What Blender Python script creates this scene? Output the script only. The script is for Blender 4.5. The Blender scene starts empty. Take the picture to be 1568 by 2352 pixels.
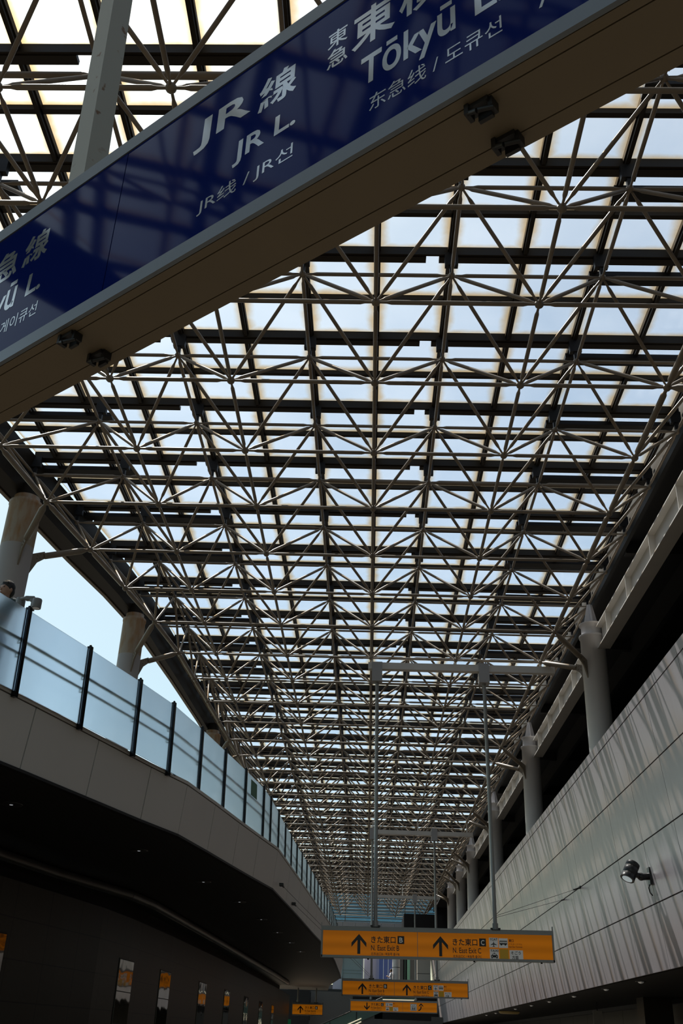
import bpy, bmesh, math, random
from mathutils import Vector, Matrix
random.seed(7)
C = bpy.context.scene.collection
scene = bpy.context.scene
V = Vector

# ------------------------------------------------------------------ camera, sky, sun, exposure
F_PX = 2263.265
PITCH, YAW, ROLL = math.radians(28.1598), math.radians(2.3540), math.radians(2.3170)
CAM = V((0, 0, 1.6))
fwd = V((-math.sin(YAW) * math.cos(PITCH), math.cos(YAW) * math.cos(PITCH), math.sin(PITCH)))
rt0 = V((math.cos(YAW), math.sin(YAW), 0))
up0 = rt0.cross(fwd)
rt = rt0 * math.cos(ROLL) + up0 * math.sin(ROLL)
up = up0 * math.cos(ROLL) - rt0 * math.sin(ROLL)
cd = bpy.data.cameras.new('camera')
cd.sensor_fit = 'VERTICAL'
cd.sensor_height = 36.0
cd.sensor_width = 24.0
cd.lens = F_PX / 2352 * 36.0
cd.clip_start = 0.05
cd.clip_end = 2000
cam = bpy.data.objects.new('camera', cd)
C.objects.link(cam)
M = Matrix((rt, up, -fwd)).transposed().to_4x4()
M.translation = CAM
cam.matrix_world = M
scene.camera = cam

SUN_DIR = V((-0.33, 0.41, 1.0)).normalized()          # towards the sun
w = bpy.data.worlds.new('sky')
scene.world = w
w.use_nodes = True
nt = w.node_tree
nt.nodes.clear()
sky = nt.nodes.new('ShaderNodeTexSky')
sky.sky_type = 'NISHITA'
sky.sun_disc = False
sky.sun_elevation = math.asin(SUN_DIR.z)
sky.sun_rotation = math.atan2(SUN_DIR.x, SUN_DIR.y)
sky.air_density = 1.0
sky.dust_density = 2.2
sky.ozone_density = 1.2
bg = nt.nodes.new('ShaderNodeBackground')
bg.inputs['Strength'].default_value = 0.180
wo = nt.nodes.new('ShaderNodeOutputWorld')
tint = nt.nodes.new('ShaderNodeMix')
tint.data_type = 'RGBA'
tint.blend_type = 'MULTIPLY'
tint.inputs[0].default_value = 1.0
tint.inputs[7].default_value = (1.0, 1.05, 0.86, 1)      # white balance of the hazy sky
nt.links.new(sky.outputs[0], tint.inputs[6])
nt.links.new(tint.outputs[2], bg.inputs[0])
nt.links.new(bg.outputs[0], wo.inputs[0])
sd = bpy.data.lights.new('sun', 'SUN')
sd.energy = 11.0
sd.angle = math.radians(0.75)
sd.color = (1.0, 0.88, 0.72)
sun = bpy.data.objects.new('sun', sd)
C.objects.link(sun)
sun.rotation_euler = (-SUN_DIR).to_track_quat('-Z', 'Y').to_euler()
sun.location = (-20, 40, 60)

vs = scene.view_settings
vs.view_transform = 'Standard'
vs.look = 'None'
vs.exposure = 0.0
vs.gamma = 1.0
vs.use_curve_mapping = False
scene.cycles.caustics_refractive = False
scene.cycles.caustics_reflective = False
scene.cycles.max_bounces = 10
scene.cycles.transparent_max_bounces = 24


# ------------------------------------------------------------------ materials
MATS = {}


def mat(name, col, rough=0.5, metal=0.0, spec=0.5, emit=None, estr=0.0, noise=0.0, nscale=4.0, trans=0.0, ior=1.45):
    m = bpy.data.materials.new(name)
    m.use_nodes = True
    n = m.node_tree.nodes
    p = n['Principled BSDF']
    p.inputs['Base Color'].default_value = (*col, 1)
    p.inputs['Roughness'].default_value = rough
    p.inputs['Metallic'].default_value = metal
    p.inputs['Specular IOR Level'].default_value = spec
    p.inputs['IOR'].default_value = ior
    if trans:
        p.inputs['Transmission Weight'].default_value = trans
    if emit:
        p.inputs['Emission Color'].default_value = (*emit, 1)
        p.inputs['Emission Strength'].default_value = estr
    if noise:
        tc = n.new('ShaderNodeTexCoord')
        nz = n.new('ShaderNodeTexNoise')
        nz.inputs['Scale'].default_value = nscale
        nz.inputs['Detail'].default_value = 5
        mx = n.new('ShaderNodeMix')
        mx.data_type = 'RGBA'
        mx.inputs[6].default_value = (*[c * (1 - noise) for c in col], 1)
        mx.inputs[7].default_value = (*[min(1, c * (1 + noise)) for c in col], 1)
        L = m.node_tree.links
        L.new(tc.outputs['Object'], nz.inputs['Vector'])
        L.new(nz.outputs['Fac'], mx.inputs[0])
        L.new(mx.outputs[2], p.inputs['Base Color'])
    MATS[name] = m
    return m


mat('truss_paint', (0.205, 0.168, 0.125), 0.45, noise=0.25, nscale=3)
mat('dark_bronze', (0.020, 0.016, 0.012), 0.5, spec=0.2)
mat('dark_steel', (0.012, 0.012, 0.013), 0.5, spec=0.25)
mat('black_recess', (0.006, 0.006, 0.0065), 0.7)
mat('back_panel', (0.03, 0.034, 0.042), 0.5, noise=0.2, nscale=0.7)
mat('column_white', (0.62, 0.61, 0.62), 0.4, noise=0.06, nscale=2)
mat('girder_paint', (0.62, 0.60, 0.56), 0.45, noise=0.1, nscale=2)
mat('aluminium', (0.15, 0.17, 0.19), 0.42, metal=0.5)
mat('sign_frame_grey', (0.27, 0.275, 0.265), 0.45, metal=0.4)
mat('blue_face', (0.003, 0.010, 0.085), 0.05, spec=0.07)
mat('letter_silver', (0.50, 0.54, 0.56), 0.10, metal=0.75)
mat('beige_steel', (0.17, 0.135, 0.088), 0.55, noise=0.08, nscale=5)
mat('seam_dark', (0.02, 0.016, 0.012), 0.8)
mat('clip_black', (0.012, 0.011, 0.011), 0.45)
mat('ink_black', (0.008, 0.008, 0.010), 0.4)
mat('tile_white', (0.55, 0.56, 0.54), 0.4, emit=(1, 1, 0.95), estr=0.06)
mat('tile_khaki', (0.30, 0.20, 0.02), 0.4, emit=(0.5, 0.28, 0.01), estr=0.10)
mat('ink_brown', (0.20, 0.05, 0.01), 0.5)
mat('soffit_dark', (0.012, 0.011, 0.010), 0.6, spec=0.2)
mat('trim_dark', (0.05, 0.048, 0.044), 0.35)
mat('downlight_ring', (0.05, 0.05, 0.052), 0.3, metal=0.6)
mat('downlight_glass', (0.75, 0.78, 0.80), 0.12, metal=1.0)
mat('post_black', (0.02, 0.02, 0.022), 0.18, metal=0.8)
mat('handrail_green', (0.62, 0.76, 0.70), 0.4)
mat('slab_grey', (0.04, 0.04, 0.038), 0.7)
mat('lamp_grey', (0.17, 0.17, 0.17), 0.45)
mat('lamp_black', (0.012, 0.012, 0.013), 0.35)
mat('lamp_lens', (0.7, 0.75, 0.75), 0.15, emit=(0.8, 0.95, 1.0), estr=0.25)
mat('skin', (0.32, 0.18, 0.12), 0.5, noise=0.05, nscale=20)
mat('hair_black', (0.006, 0.005, 0.005), 0.6, noise=0.4, nscale=60)
mat('shirt_teal', (0.02, 0.045, 0.045), 0.8)
mat('lime', (0.35, 0.42, 0.08), 0.7)
mat('denim', (0.04, 0.07, 0.17), 0.8)
mat('shoe', (0.03, 0.03, 0.03), 0.6)
mat('shirt_pale', (0.62, 0.66, 0.75), 0.8)
mat('eye_dark', (0.01, 0.008, 0.008), 0.2)
mat('lip', (0.22, 0.08, 0.07), 0.5)
mat('cable', (0.05, 0.05, 0.05), 0.5)
mat('mirror', (0.55, 0.53, 0.48), 0.04, metal=1.0)
mat('far_grey', (0.36, 0.36, 0.36), 0.5)
mat('far_screen', (0.30, 0.40, 0.42), 0.3)
mat('far_blue', (0.10, 0.16, 0.46), 0.4)
mat('far_lavender', (0.50, 0.49, 0.60), 0.5)
mat('far_darkgrey', (0.08, 0.085, 0.09), 0.5)
mat('far_green', (0.12, 0.22, 0.20), 0.2)
mat('clad_white', (0.48, 0.47, 0.44), 0.4)
mat('floor_stone', (0.11, 0.095, 0.075), 0.5, noise=0.15, nscale=1.2)
mat('notice_green', (0.07, 0.17, 0.10), 0.6)
mat('exit_green', (0.02, 0.10, 0.05), 0.4, emit=(0.1, 1.0, 0.4), estr=0.03)
mat('stair_strip', (0.8, 0.75, 0.6), 0.4, emit=(1.0, 0.88, 0.62), estr=0.6)
mat('stair_wall', (0.10, 0.095, 0.09), 0.5)
mat('wall_brown_plain', (0.03, 0.026, 0.019), 0.35)
mat('dim_shade', (0.30, 0.22, 0.08), 0.5, emit=(1, .7, .25), estr=0.015)
mat('bulb_glint_dim', (0.5, 0.5, 0.5), 0.2, metal=1.0, emit=(1, .95, .85), estr=.05)  # weaker painted glint for the bulbs under the right wall
mat('bulb_glint', (0.75, 0.78, 0.80), 0.12, metal=1.0, emit=(.9, .95, 1), estr=.30)  # unlit bulb; its emission stands in for a reflected glint


def nodes_of(name):
    m = bpy.data.materials.new(name)
    m.use_nodes = True
    MATS[name] = m
    return m, m.node_tree.nodes, m.node_tree.links, m.node_tree.nodes['Principled BSDF']


# right wall cladding: satin metal with a vertical brush
m, n, l, p = nodes_of('wall_panel')
p.inputs['Base Color'].default_value = (0.335, 0.308, 0.325, 1)
p.inputs['Metallic'].default_value = 0.25
p.inputs['Roughness'].default_value = 0.36
tc = n.new('ShaderNodeTexCoord'); mp = n.new('ShaderNodeMapping'); nz = n.new('ShaderNodeTexNoise')
mp.inputs['Scale'].default_value = (1.0, 9.0, 0.25)
nz.inputs['Scale'].default_value = 1.5
mr = n.new('ShaderNodeMapRange')
mr.inputs['To Min'].default_value = 0.28; mr.inputs['To Max'].default_value = 0.46
l.new(tc.outputs['Object'], mp.inputs['Vector']); l.new(mp.outputs[0], nz.inputs['Vector'])
l.new(nz.outputs['Fac'], mr.inputs['Value']); l.new(mr.outputs[0], p.inputs['Roughness'])

# fascia panels of the balcony
mat('fascia', (0.50, 0.475, 0.44), 0.45, noise=0.05, nscale=1.0)

# rusty columns on the left: paint with a rust band near the top
m, n, l, p = nodes_of('column_rusty')
p.inputs['Roughness'].default_value = 0.55
tc = n.new('ShaderNodeTexCoord'); sx = n.new('ShaderNodeSeparateXYZ')
nz = n.new('ShaderNodeTexNoise'); nz.inputs['Scale'].default_value = 2.2; nz.inputs['Detail'].default_value = 7
mpn = n.new('ShaderNodeMapping'); mpn.inputs['Scale'].default_value = (3, 3, 0.8)
band = n.new('ShaderNodeMapRange'); band.inputs['From Min'].default_value = 11.13; band.inputs['From Max'].default_value = 11.15
ramp = n.new('ShaderNodeMapRange'); ramp.inputs['From Min'].default_value = 0.44; ramp.inputs['From Max'].default_value = 0.70
mul = n.new('ShaderNodeMath'); mul.operation = 'MULTIPLY'
mx = n.new('ShaderNodeMix'); mx.data_type = 'RGBA'
mx0 = n.new('ShaderNodeMix'); mx0.data_type = 'RGBA'
mx0.inputs[6].default_value = (0.42, 0.41, 0.42, 1); mx0.inputs[7].default_value = (0.40, 0.34, 0.27, 1)
mx.inputs[7].default_value = (0.33, 0.18, 0.075, 1)
l.new(tc.outputs['Object'], sx.inputs[0]); l.new(tc.outputs['Object'], mpn.inputs[0]); l.new(mpn.outputs[0], nz.inputs['Vector'])
l.new(sx.outputs['Z'], band.inputs['Value']); l.new(nz.outputs['Fac'], ramp.inputs['Value'])
l.new(band.outputs[0], mx0.inputs[0]); l.new(mx0.outputs[2], mx.inputs[6])
l.new(band.outputs[0], mul.inputs[0]); l.new(ramp.outputs[0], mul.inputs[1]); l.new(mul.outputs[0], mx.inputs[0])
l.new(mx.outputs[2], p.inputs['Base Color'])

# painted post of the blue sign with rust freckles
m, n, l, p = nodes_of('post_rusty')
p.inputs['Roughness'].default_value = 0.5
tc = n.new('ShaderNodeTexCoord')
nz = n.new('ShaderNodeTexNoise'); nz.inputs['Scale'].default_value = 22; nz.inputs['Detail'].default_value = 3
nz2 = n.new('ShaderNodeTexNoise'); nz2.inputs['Scale'].default_value = 5; nz2.inputs['Detail'].default_value = 6
r1 = n.new('ShaderNodeMapRange'); r1.inputs['From Min'].default_value = 0.66; r1.inputs['From Max'].default_value = 0.72
r2 = n.new('ShaderNodeMapRange'); r2.inputs['From Min'].default_value = 0.62; r2.inputs['From Max'].default_value = 0.68
mxm = n.new('ShaderNodeMath'); mxm.operation = 'MAXIMUM'
mx = n.new('ShaderNodeMix'); mx.data_type = 'RGBA'
mx.inputs[6].default_value = (0.30, 0.29, 0.26, 1); mx.inputs[7].default_value = (0.14, 0.07, 0.03, 1)
for q in (nz, nz2):
    l.new(tc.outputs['Object'], q.inputs['Vector'])
l.new(nz.outputs['Fac'], r1.inputs['Value']); l.new(nz2.outputs['Fac'], r2.inputs['Value'])
l.new(r1.outputs[0], mxm.inputs[0]); l.new(r2.outputs[0], mxm.inputs[1]); l.new(mxm.outputs[0], mx.inputs[0])
l.new(mx.outputs[2], p.inputs['Base Color'])

# roof glass: see-through, dusty, with brown dirt gathered along the frame
m, n, l, p = nodes_of('roof_glass')
n.remove(p)
out = n['Material Output']
uv = n.new('ShaderNodeUVMap'); uv.uv_map = 'pane'
tc = n.new('ShaderNodeTexCoord')
sx = n.new('ShaderNodeSeparateXYZ')
l.new(uv.outputs[0], sx.inputs[0])


def mth(op, a, b=None, c=None):
    q = n.new('ShaderNodeMath'); q.operation = op
    for k, x in enumerate((a, b, c)):
        if x is None:
            continue
        if isinstance(x, (int, float)):
            q.inputs[k].default_value = x
        else:
            l.new(x, q.inputs[k])
    return q.outputs[0]


u_, v_ = sx.outputs['X'], sx.outputs['Y']
eu = mth('MINIMUM', u_, mth('SUBTRACT', 1.0, u_))
ev = mth('MINIMUM', v_, mth('MULTIPLY', mth('SUBTRACT', 1.0, v_), 2.2))
ed = mth('MINIMUM', eu, ev)
nz = n.new('ShaderNodeTexNoise'); nz.inputs['Scale'].default_value = 2.3; nz.inputs['Detail'].default_value = 6
l.new(tc.outputs['Object'], nz.inputs['Vector'])
nz2 = n.new('ShaderNodeTexNoise'); nz2.inputs['Scale'].default_value = 0.45; nz2.inputs['Detail'].default_value = 4
l.new(tc.outputs['Object'], nz2.inputs['Vector'])
mr = n.new('ShaderNodeMapRange'); mr.interpolation_type = 'SMOOTHSTEP'
mr.inputs['From Min'].default_value = 0.17; mr.inputs['From Max'].default_value = -0.02
l.new(mth('ADD', ed, mth('MULTIPLY', mth('SUBTRACT', nz.outputs['Fac'], 0.5), 0.16)), mr.inputs['Value'])
dirt = mr.outputs[0]
tr = n.new('ShaderNodeBsdfTransparent')
tl = n.new('ShaderNodeBsdfTranslucent')
gl = n.new('ShaderNodeBsdfGlossy'); gl.inputs['Roughness'].default_value = 0.08
mc = n.new('ShaderNodeMix'); mc.data_type = 'RGBA'
mc.inputs[6].default_value = (0.84, 0.885, 0.955, 1); mc.inputs[7].default_value = (0.70, 0.60, 0.46, 1)
l.new(dirt, mc.inputs[0]); l.new(mc.outputs[2], tr.inputs['Color'])
mc2 = n.new('ShaderNodeMix'); mc2.data_type = 'RGBA'
mc2.inputs[6].default_value = (0.80, 0.80, 0.80, 1); mc2.inputs[7].default_value = (0.75, 0.58, 0.38, 1)
l.new(dirt, mc2.inputs[0]); l.new(mc2.outputs[2], tl.inputs['Color'])
s1 = n.new('ShaderNodeMixShader')
fac = mth('ADD', mth('ADD', 0.005, mth('MULTIPLY', nz2.outputs['Fac'], 0.09)), mth('MULTIPLY', dirt, 0.02))
l.new(fac, s1.inputs[0]); l.new(tr.outputs[0], s1.inputs[1]); l.new(tl.outputs[0], s1.inputs[2])
s2 = n.new('ShaderNodeMixShader'); s2.inputs[0].default_value = 0.03
l.new(s1.outputs[0], s2.inputs[1]); l.new(gl.outputs[0], s2.inputs[2])
l.new(s2.outputs[0], out.inputs['Surface'])

# frosted balustrade glass
m, n, l, p = nodes_of('frosted_glass')
p.inputs['Base Color'].default_value = (0.63, 0.73, 0.84, 1)
p.inputs['Roughness'].default_value = 0.30
p.inputs['Transmission Weight'].default_value = 1.0
p.inputs['IOR'].default_value = 1.25

# tinted end glazing
m, n, l, p = nodes_of('end_glass')
out = n['Material Output']
n.remove(p)
tr = n.new('ShaderNodeBsdfTransparent'); tr.inputs['Color'].default_value = (0.24, 0.36, 0.46, 1)
gl = n.new('ShaderNodeBsdfGlossy'); gl.inputs['Roughness'].default_value = 0.05
s2 = n.new('ShaderNodeMixShader'); s2.inputs[0].default_value = 0.06
l.new(tr.outputs[0], s2.inputs[1]); l.new(gl.outputs[0], s2.inputs[2]); l.new(s2.outputs[0], out.inputs['Surface'])

# clear green-tinged glass of the escalator side and far screens
m, n, l, p = nodes_of('green_glass')
out = n['Material Output']
n.remove(p)
tr = n.new('ShaderNodeBsdfTransparent'); tr.inputs['Color'].default_value = (0.45, 0.62, 0.58, 1)
df = n.new('ShaderNodeBsdfPrincipled'); df.inputs['Base Color'].default_value = (0.16, 0.24, 0.22, 1); df.inputs['Roughness'].default_value = 0.15
s2 = n.new('ShaderNodeMixShader'); s2.inputs[0].default_value = 0.5
l.new(tr.outputs[0], s2.inputs[1]); l.new(df.outputs[0], s2.inputs[2]); l.new(s2.outputs[0], out.inputs['Surface'])

# yellow backlit sign face, three soft bands of the tubes behind
m, n, l, p = nodes_of('yellow_face')
p.inputs['Base Color'].default_value = (0.44, 0.125, 0.003, 1)
p.inputs['Roughness'].default_value = 0.4
p.inputs['Specular IOR Level'].default_value = 0.2
tc = n.new('ShaderNodeTexCoord'); sx = n.new('ShaderNodeSeparateXYZ')
l.new(tc.outputs['Generated'], sx.inputs[0])
wv = mth('ADD', 0.85, mth('MULTIPLY', mth('SINE', mth('MULTIPLY', sx.outputs['Z'], 12.0)), 0.12))
p.inputs['Emission Color'].default_value = (1.0, 0.30, 0.008, 1)
l.new(mth('MULTIPLY', wv, 0.18), p.inputs['Emission Strength'])

# dark stone wall on the left: joints from the UVs (u along, v up, in metres)
m, n, l, p = nodes_of('stone_wall')
uv = n.new('ShaderNodeUVMap'); uv.uv_map = 'metres'
sx = n.new('ShaderNodeSeparateXYZ'); l.new(uv.outputs[0], sx.inputs[0])
nz = n.new('ShaderNodeTexNoise'); nz.inputs['Scale'].default_value = 9; nz.inputs['Detail'].default_value = 6
l.new(uv.outputs[0], nz.inputs['Vector'])
jv = mth('PINGPONG', mth('ADD', sx.outputs['Y'], 0.15), 0.36)
ju = mth('PINGPONG', sx.outputs['X'], 0.75)
jt = mth('LESS_THAN', mth('MINIMUM', jv, ju), 0.012)
mx = n.new('ShaderNodeMix'); mx.data_type = 'RGBA'
mx.inputs[6].default_value = (0.026, 0.023, 0.016, 1); mx.inputs[7].default_value = (0.036, 0.032, 0.023, 1)
l.new(nz.outputs['Fac'], mx.inputs[0])
mx2 = n.new('ShaderNodeMix'); mx2.data_type = 'RGBA'; mx2.inputs[7].default_value = (0.01, 0.01, 0.009, 1)
l.new(jt, mx2.inputs[0]); l.new(mx.outputs[2], mx2.inputs[6]); l.new(mx2.outputs[2], p.inputs['Base Color'])
p.inputs['Roughness'].default_value = 0.42
p.inputs['Specular IOR Level'].default_value = 0.2

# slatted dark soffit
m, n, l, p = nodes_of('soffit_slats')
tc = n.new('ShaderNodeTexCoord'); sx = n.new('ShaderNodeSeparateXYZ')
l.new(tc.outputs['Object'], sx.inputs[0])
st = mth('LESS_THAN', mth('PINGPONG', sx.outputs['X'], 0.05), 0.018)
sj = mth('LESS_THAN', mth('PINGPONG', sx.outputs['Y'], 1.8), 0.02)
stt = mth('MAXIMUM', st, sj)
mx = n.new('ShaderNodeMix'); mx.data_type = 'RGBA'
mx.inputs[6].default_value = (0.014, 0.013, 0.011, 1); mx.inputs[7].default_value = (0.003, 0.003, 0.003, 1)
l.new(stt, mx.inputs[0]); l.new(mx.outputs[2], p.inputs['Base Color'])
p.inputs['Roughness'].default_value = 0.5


# ------------------------------------------------------------------ mesh helpers
class MB:
    """collects shapes and links them as ONE mesh object"""

    def __init__(self):
        self.v, self.f, self.s, self.uv = [], [], [], {}

    def add(self, vs_, fs, smooth=False, uvs=None):
        o = len(self.v)
        self.v += [tuple(x) for x in vs_]
        for k, f in enumerate(fs):
            if uvs is not None:
                self.uv[len(self.f)] = [uvs[i] for i in f]
            self.f.append(tuple(i + o for i in f))
            self.s.append(smooth)
        return self

    def hexa(self, b, t, uvs=None):
        """8 corners: bottom loop b, top loop t"""
        vs_ = list(b) + list(t)
        k = len(b)
        fs = [tuple(reversed(range(k))), tuple(range(k, 2 * k))] + [(i, (i + 1) % k, k + (i + 1) % k, k + i) for i in range(k)]
        return self.add(vs_, fs, uvs=uvs)

    def box(self, x0, x1, y0, y1, z0, z1):
        return self.hexa([(x0, y0, z0), (x1, y0, z0), (x1, y1, z0), (x0, y1, z0)], [(x0, y0, z1), (x1, y0, z1), (x1, y1, z1), (x0, y1, z1)])

    def bar(self, a, b, wd, ht, upv=V((0, 0, 1)), z0=0.0):
        """box beam from a to b, width wd, height ht hanging z0 below the line"""
        a, b = V(a), V(b)
        d = (b - a).normalized()
        sd_ = d.cross(upv).normalized() * wd / 2
        u = sd_.cross(d).normalized()
        q = []
        for e in (a, b):
            q.append([e - sd_ + u * z0, e + sd_ + u * z0, e + sd_ + u * (z0 + ht), e - sd_ + u * (z0 + ht)])
        return self.hexa(q[0], q[1])

    def tube(self, a, b, r, seg=8, prof=None, cap=True):
        """lathe along a-b; prof = [(t in metres or fraction, radius)]"""
        a, b = V(a), V(b)
        d = b - a
        L = d.length
        d.normalize()
        x = d.orthogonal().normalized()
        y = d.cross(x)
        prof = prof or [(0, r), (1, r)]
        vs_, fs = [], []
        for t, rr in prof:
            for k in range(seg):
                an = 2 * math.pi * k / seg
                vs_.append(a + d * (L * t) + (x * math.cos(an) + y * math.sin(an)) * rr)
        for i in range(len(prof) - 1):
            for k in range(seg):
                k2 = (k + 1) % seg
                fs.append((i * seg + k, i * seg + k2, (i + 1) * seg + k2, (i + 1) * seg + k))
        self.add(vs_, fs, True)
        if cap:
            n_ = len(prof)
            self.add(vs_[:seg], [tuple(reversed(range(seg)))])
            self.add(vs_[-seg:], [tuple(range(seg))])
        return self

    def path(self, pts, r, seg=8):
        for i in range(len(pts) - 1):
            self.tube(pts[i], pts[i + 1], r, seg)
        return self

    def ball(self, c, r, seg=10, rings=6, sc=(1, 1, 1)):
        c = V(c)
        vs_, fs = [], []
        for i in range(rings + 1):
            th = math.pi * i / rings
            for k in range(seg):
                an = 2 * math.pi * k / seg
                vs_.append(c + V((math.sin(th) * math.cos(an) * sc[0], math.sin(th) * math.sin(an) * sc[1], math.cos(th) * sc[2])) * r)
        for i in range(rings):
            for k in range(seg):
                k2 = (k + 1) % seg
                fs.append((i * seg + k, (i + 1) * seg + k, (i + 1) * seg + k2, i * seg + k2))
        return self.add(vs_, fs, True)

    def prism(self, poly, fr, y0, y1):
        """2-D outline (x, z) extruded in y; fr maps (x, y, z) to a point"""
        k = len(poly)
        b = [fr(x, y0, z) for x, z in poly]
        t = [fr(x, y1, z) for x, z in poly]
        return self.hexa(b, t)

    def build(self, name, m, parent=None, uvname=None):
        me = bpy.data.meshes.new(name)
        me.from_pydata(self.v, [], self.f)
        me.polygons.foreach_set('use_smooth', self.s)
        if self.uv:
            ul = me.uv_layers.new(name=uvname or 'pane')
            for pi, pol in enumerate(me.polygons):
                q = self.uv.get(pi)
                if q:
                    for li, c in zip(pol.loop_indices, q):
                        ul.data[li].uv = c
        me.validate()
        bm = bmesh.new()
        bm.from_mesh(me)
        bmesh.ops.recalc_face_normals(bm, faces=bm.faces)
        bm.to_mesh(me)
        bm.free()
        me.materials.append(MATS[m] if isinstance(m, str) else m)
        o = bpy.data.objects.new(name, me)
        C.objects.link(o)
        if parent:
            o.parent = parent
        return o


def empty(name, loc=(0, 0, 0), rz=0.0):
    o = bpy.data.objects.new(name, None)
    o.empty_display_size = 0.2
    o.location = loc
    o.rotation_euler = (0, 0, rz)
    C.objects.link(o)
    return o


def tag(o, label=None, cat=None, group=None, kind=None):
    if label: o['label'] = label
    if cat: o['category'] = cat
    if group: o['group'] = group
    if kind: o['kind'] = kind
    return o


def thing(name, label, cat, loc=(0, 0, 0), group=None, rz=0.0):
    return tag(empty(name, loc, rz), label, cat, group)


def struct(o):
    o['kind'] = 'structure'
    return o


def copy_tree(o, parent=None):
    c = o.copy()
    C.objects.link(c)
    if parent: c.parent = parent
    for ch in o.children:
        copy_tree(ch, c)
    return c


def world(o, e, p):
    return V(p) - V(e.location)


FR = lambda x, y, z: (x, y, z)


def text_mesh(body, weight=0.0):
    cu = bpy.data.curves.new('lettering', 'FONT')
    cu.body = body
    cu.offset = weight
    cu.extrude = 0.0
    cu.resolution_u = 3
    o = bpy.data.objects.new('lettering', cu)
    C.objects.link(o)
    bpy.context.view_layer.update()
    dg = bpy.context.evaluated_depsgraph_get()
    me = bpy.data.meshes.new_from_object(o.evaluated_get(dg))
    vs_ = [v.co.copy() for v in me.vertices]
    fs = [tuple(p.vertices) for p in me.polygons]
    bpy.data.objects.remove(o)
    bpy.data.curves.remove(cu)
    bpy.data.meshes.remove(me)
    return vs_, fs


def lettering(body, x0, x1, z0, z1, fr, m, parent, depth=0.003, weight=0.0, name='lettering'):
    """writing fitted to a box of the face; fr maps (x, out, z) to a point; front and rim of the raised letters"""
    vs_, fs = text_mesh(body, weight)
    a0 = min(v.x for v in vs_); a1 = max(v.x for v in vs_); b0 = min(v.y for v in vs_); b1 = max(v.y for v in vs_)
    P = [(x0 + (v.x - a0) / (a1 - a0) * (x1 - x0), z0 + (v.y - b0) / (b1 - b0) * (z1 - z0)) for v in vs_]
    mb = MB()
    mb.add([fr(x, depth, z) for x, z in P], fs)
    cnt = {}
    for f in fs:
        for i in range(len(f)):
            e = (f[i], f[(i + 1) % len(f)])
            k = tuple(sorted(e))
            cnt[k] = None if k in cnt else e
    rim = [e for e in cnt.values() if e]
    for a, b in rim:
        mb.add([fr(*[P[a][0], depth, P[a][1]]), fr(P[b][0], depth, P[b][1]), fr(P[b][0], 0.0, P[b][1]), fr(P[a][0], 0.0, P[a][1])], [(0, 1, 2, 3)])
    me = bpy.data.meshes.new(name)
    me.from_pydata(mb.v, [], mb.f)
    me.materials.append(MATS[m])
    o = bpy.data.objects.new(name, me)
    C.objects.link(o)
    o.parent = parent
    return o


def interp(tab, t):
    if t <= tab[0][0]:
        (a, b), (c, d) = tab[0], tab[1]
    elif t >= tab[-1][0]:
        return tab[-1][1]
    else:
        for i in range(len(tab) - 1):
            if tab[i][0] <= t <= tab[i + 1][0]:
                (a, b), (c, d) = tab[i], tab[i + 1]
                break
    return b + (d - b) * (t - a) / (c - a)


def seen(p, marg=60):
    d = V(p) - CAM
    z = d.dot(fwd)
    if z < 0.1: return None
    x, y = 784 + F_PX * d.dot(rt) / z, 1176 - F_PX * d.dot(up) / z
    if -marg < x < 1568 + marg and -marg < y < 2352 + marg:
        # behind the big blue sign?
        if 526 - 0.70 * x - 10 < y < 958 - 0.53 * x + 10: return None
        return z
    return None


# ------------------------------------------------------------------ roof grid numbers
W = 2.5
X0 = -0.089
HB = 11.634                 # bottom chord height
HT = HB + 1.2975            # top chord height
YB = [9.88, 11.86, 13.97, 16.28, 18.55, 20.89, 23.13, 25.41, 27.88, 30.23, 32.64, 35.06, 37.46, 39.84, 42.2]
while YB[-1] < 95: YB.append(YB[-1] + 2.36)
YB.insert(0, 8.0)
while YB[0] > -13: YB.insert(0, YB[0] - 2.05)
YT = [(a + b) / 2 for a, b in zip(YB, YB[1:])]
for a_, b_ in ((8.85, 8.84), (10.87, 10.76), (12.92, 12.70), (15.12, 15.0), (17.41, 17.33), (19.72, 19.64)):
    k_ = min(range(len(YT)), key=lambda q: abs(YT[q] - a_))
    YT[k_] = b_
NJ = len(YB)
EDGE = [(-14, -9.3), (6, -8.75), (14, -7.75), (16.3, -7.43), (18.75, -7.13), (21.1, -6.75), (23.4, -6.39), (25.7, -6.06), (28.1, -5.82), (30.7, -5.74), (33.1, -5.64),
        (35.5, -5.57), (37.9, -5.49), (41, -5.42), (100, -5.40)]
bedge = lambda y: interp(EDGE, y)
xglass = lambda y: bedge(y) - 1.10
# the glazing itself spreads wider on the near side
WIDE = [(-14, 13.0), (0, 5.0), (4, 1.6), (8, 0.0), (100, 0.0)]
xroof = lambda y: xglass(y) - interp(WIDE, y)
rowB = lambda k, y: bedge(y) if k == 0 else X0 + W * (-1.85, -1, 0, 1, 2)[k - 1]
rowT = lambda k, y: bedge(y) - 1.0 if k == 0 else X0 + W * (-2.325, -1.5, -0.5, 0.5, 1.5, 2.5)[k - 1]
ZG = 13.56                  # underside of the roof glass

# ------------------------------------------------------------------ large structure: floor, walls
struct(MB().box(-16, 16, -30, 112, -0.3, 0).build('floor', 'floor_stone'))

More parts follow.
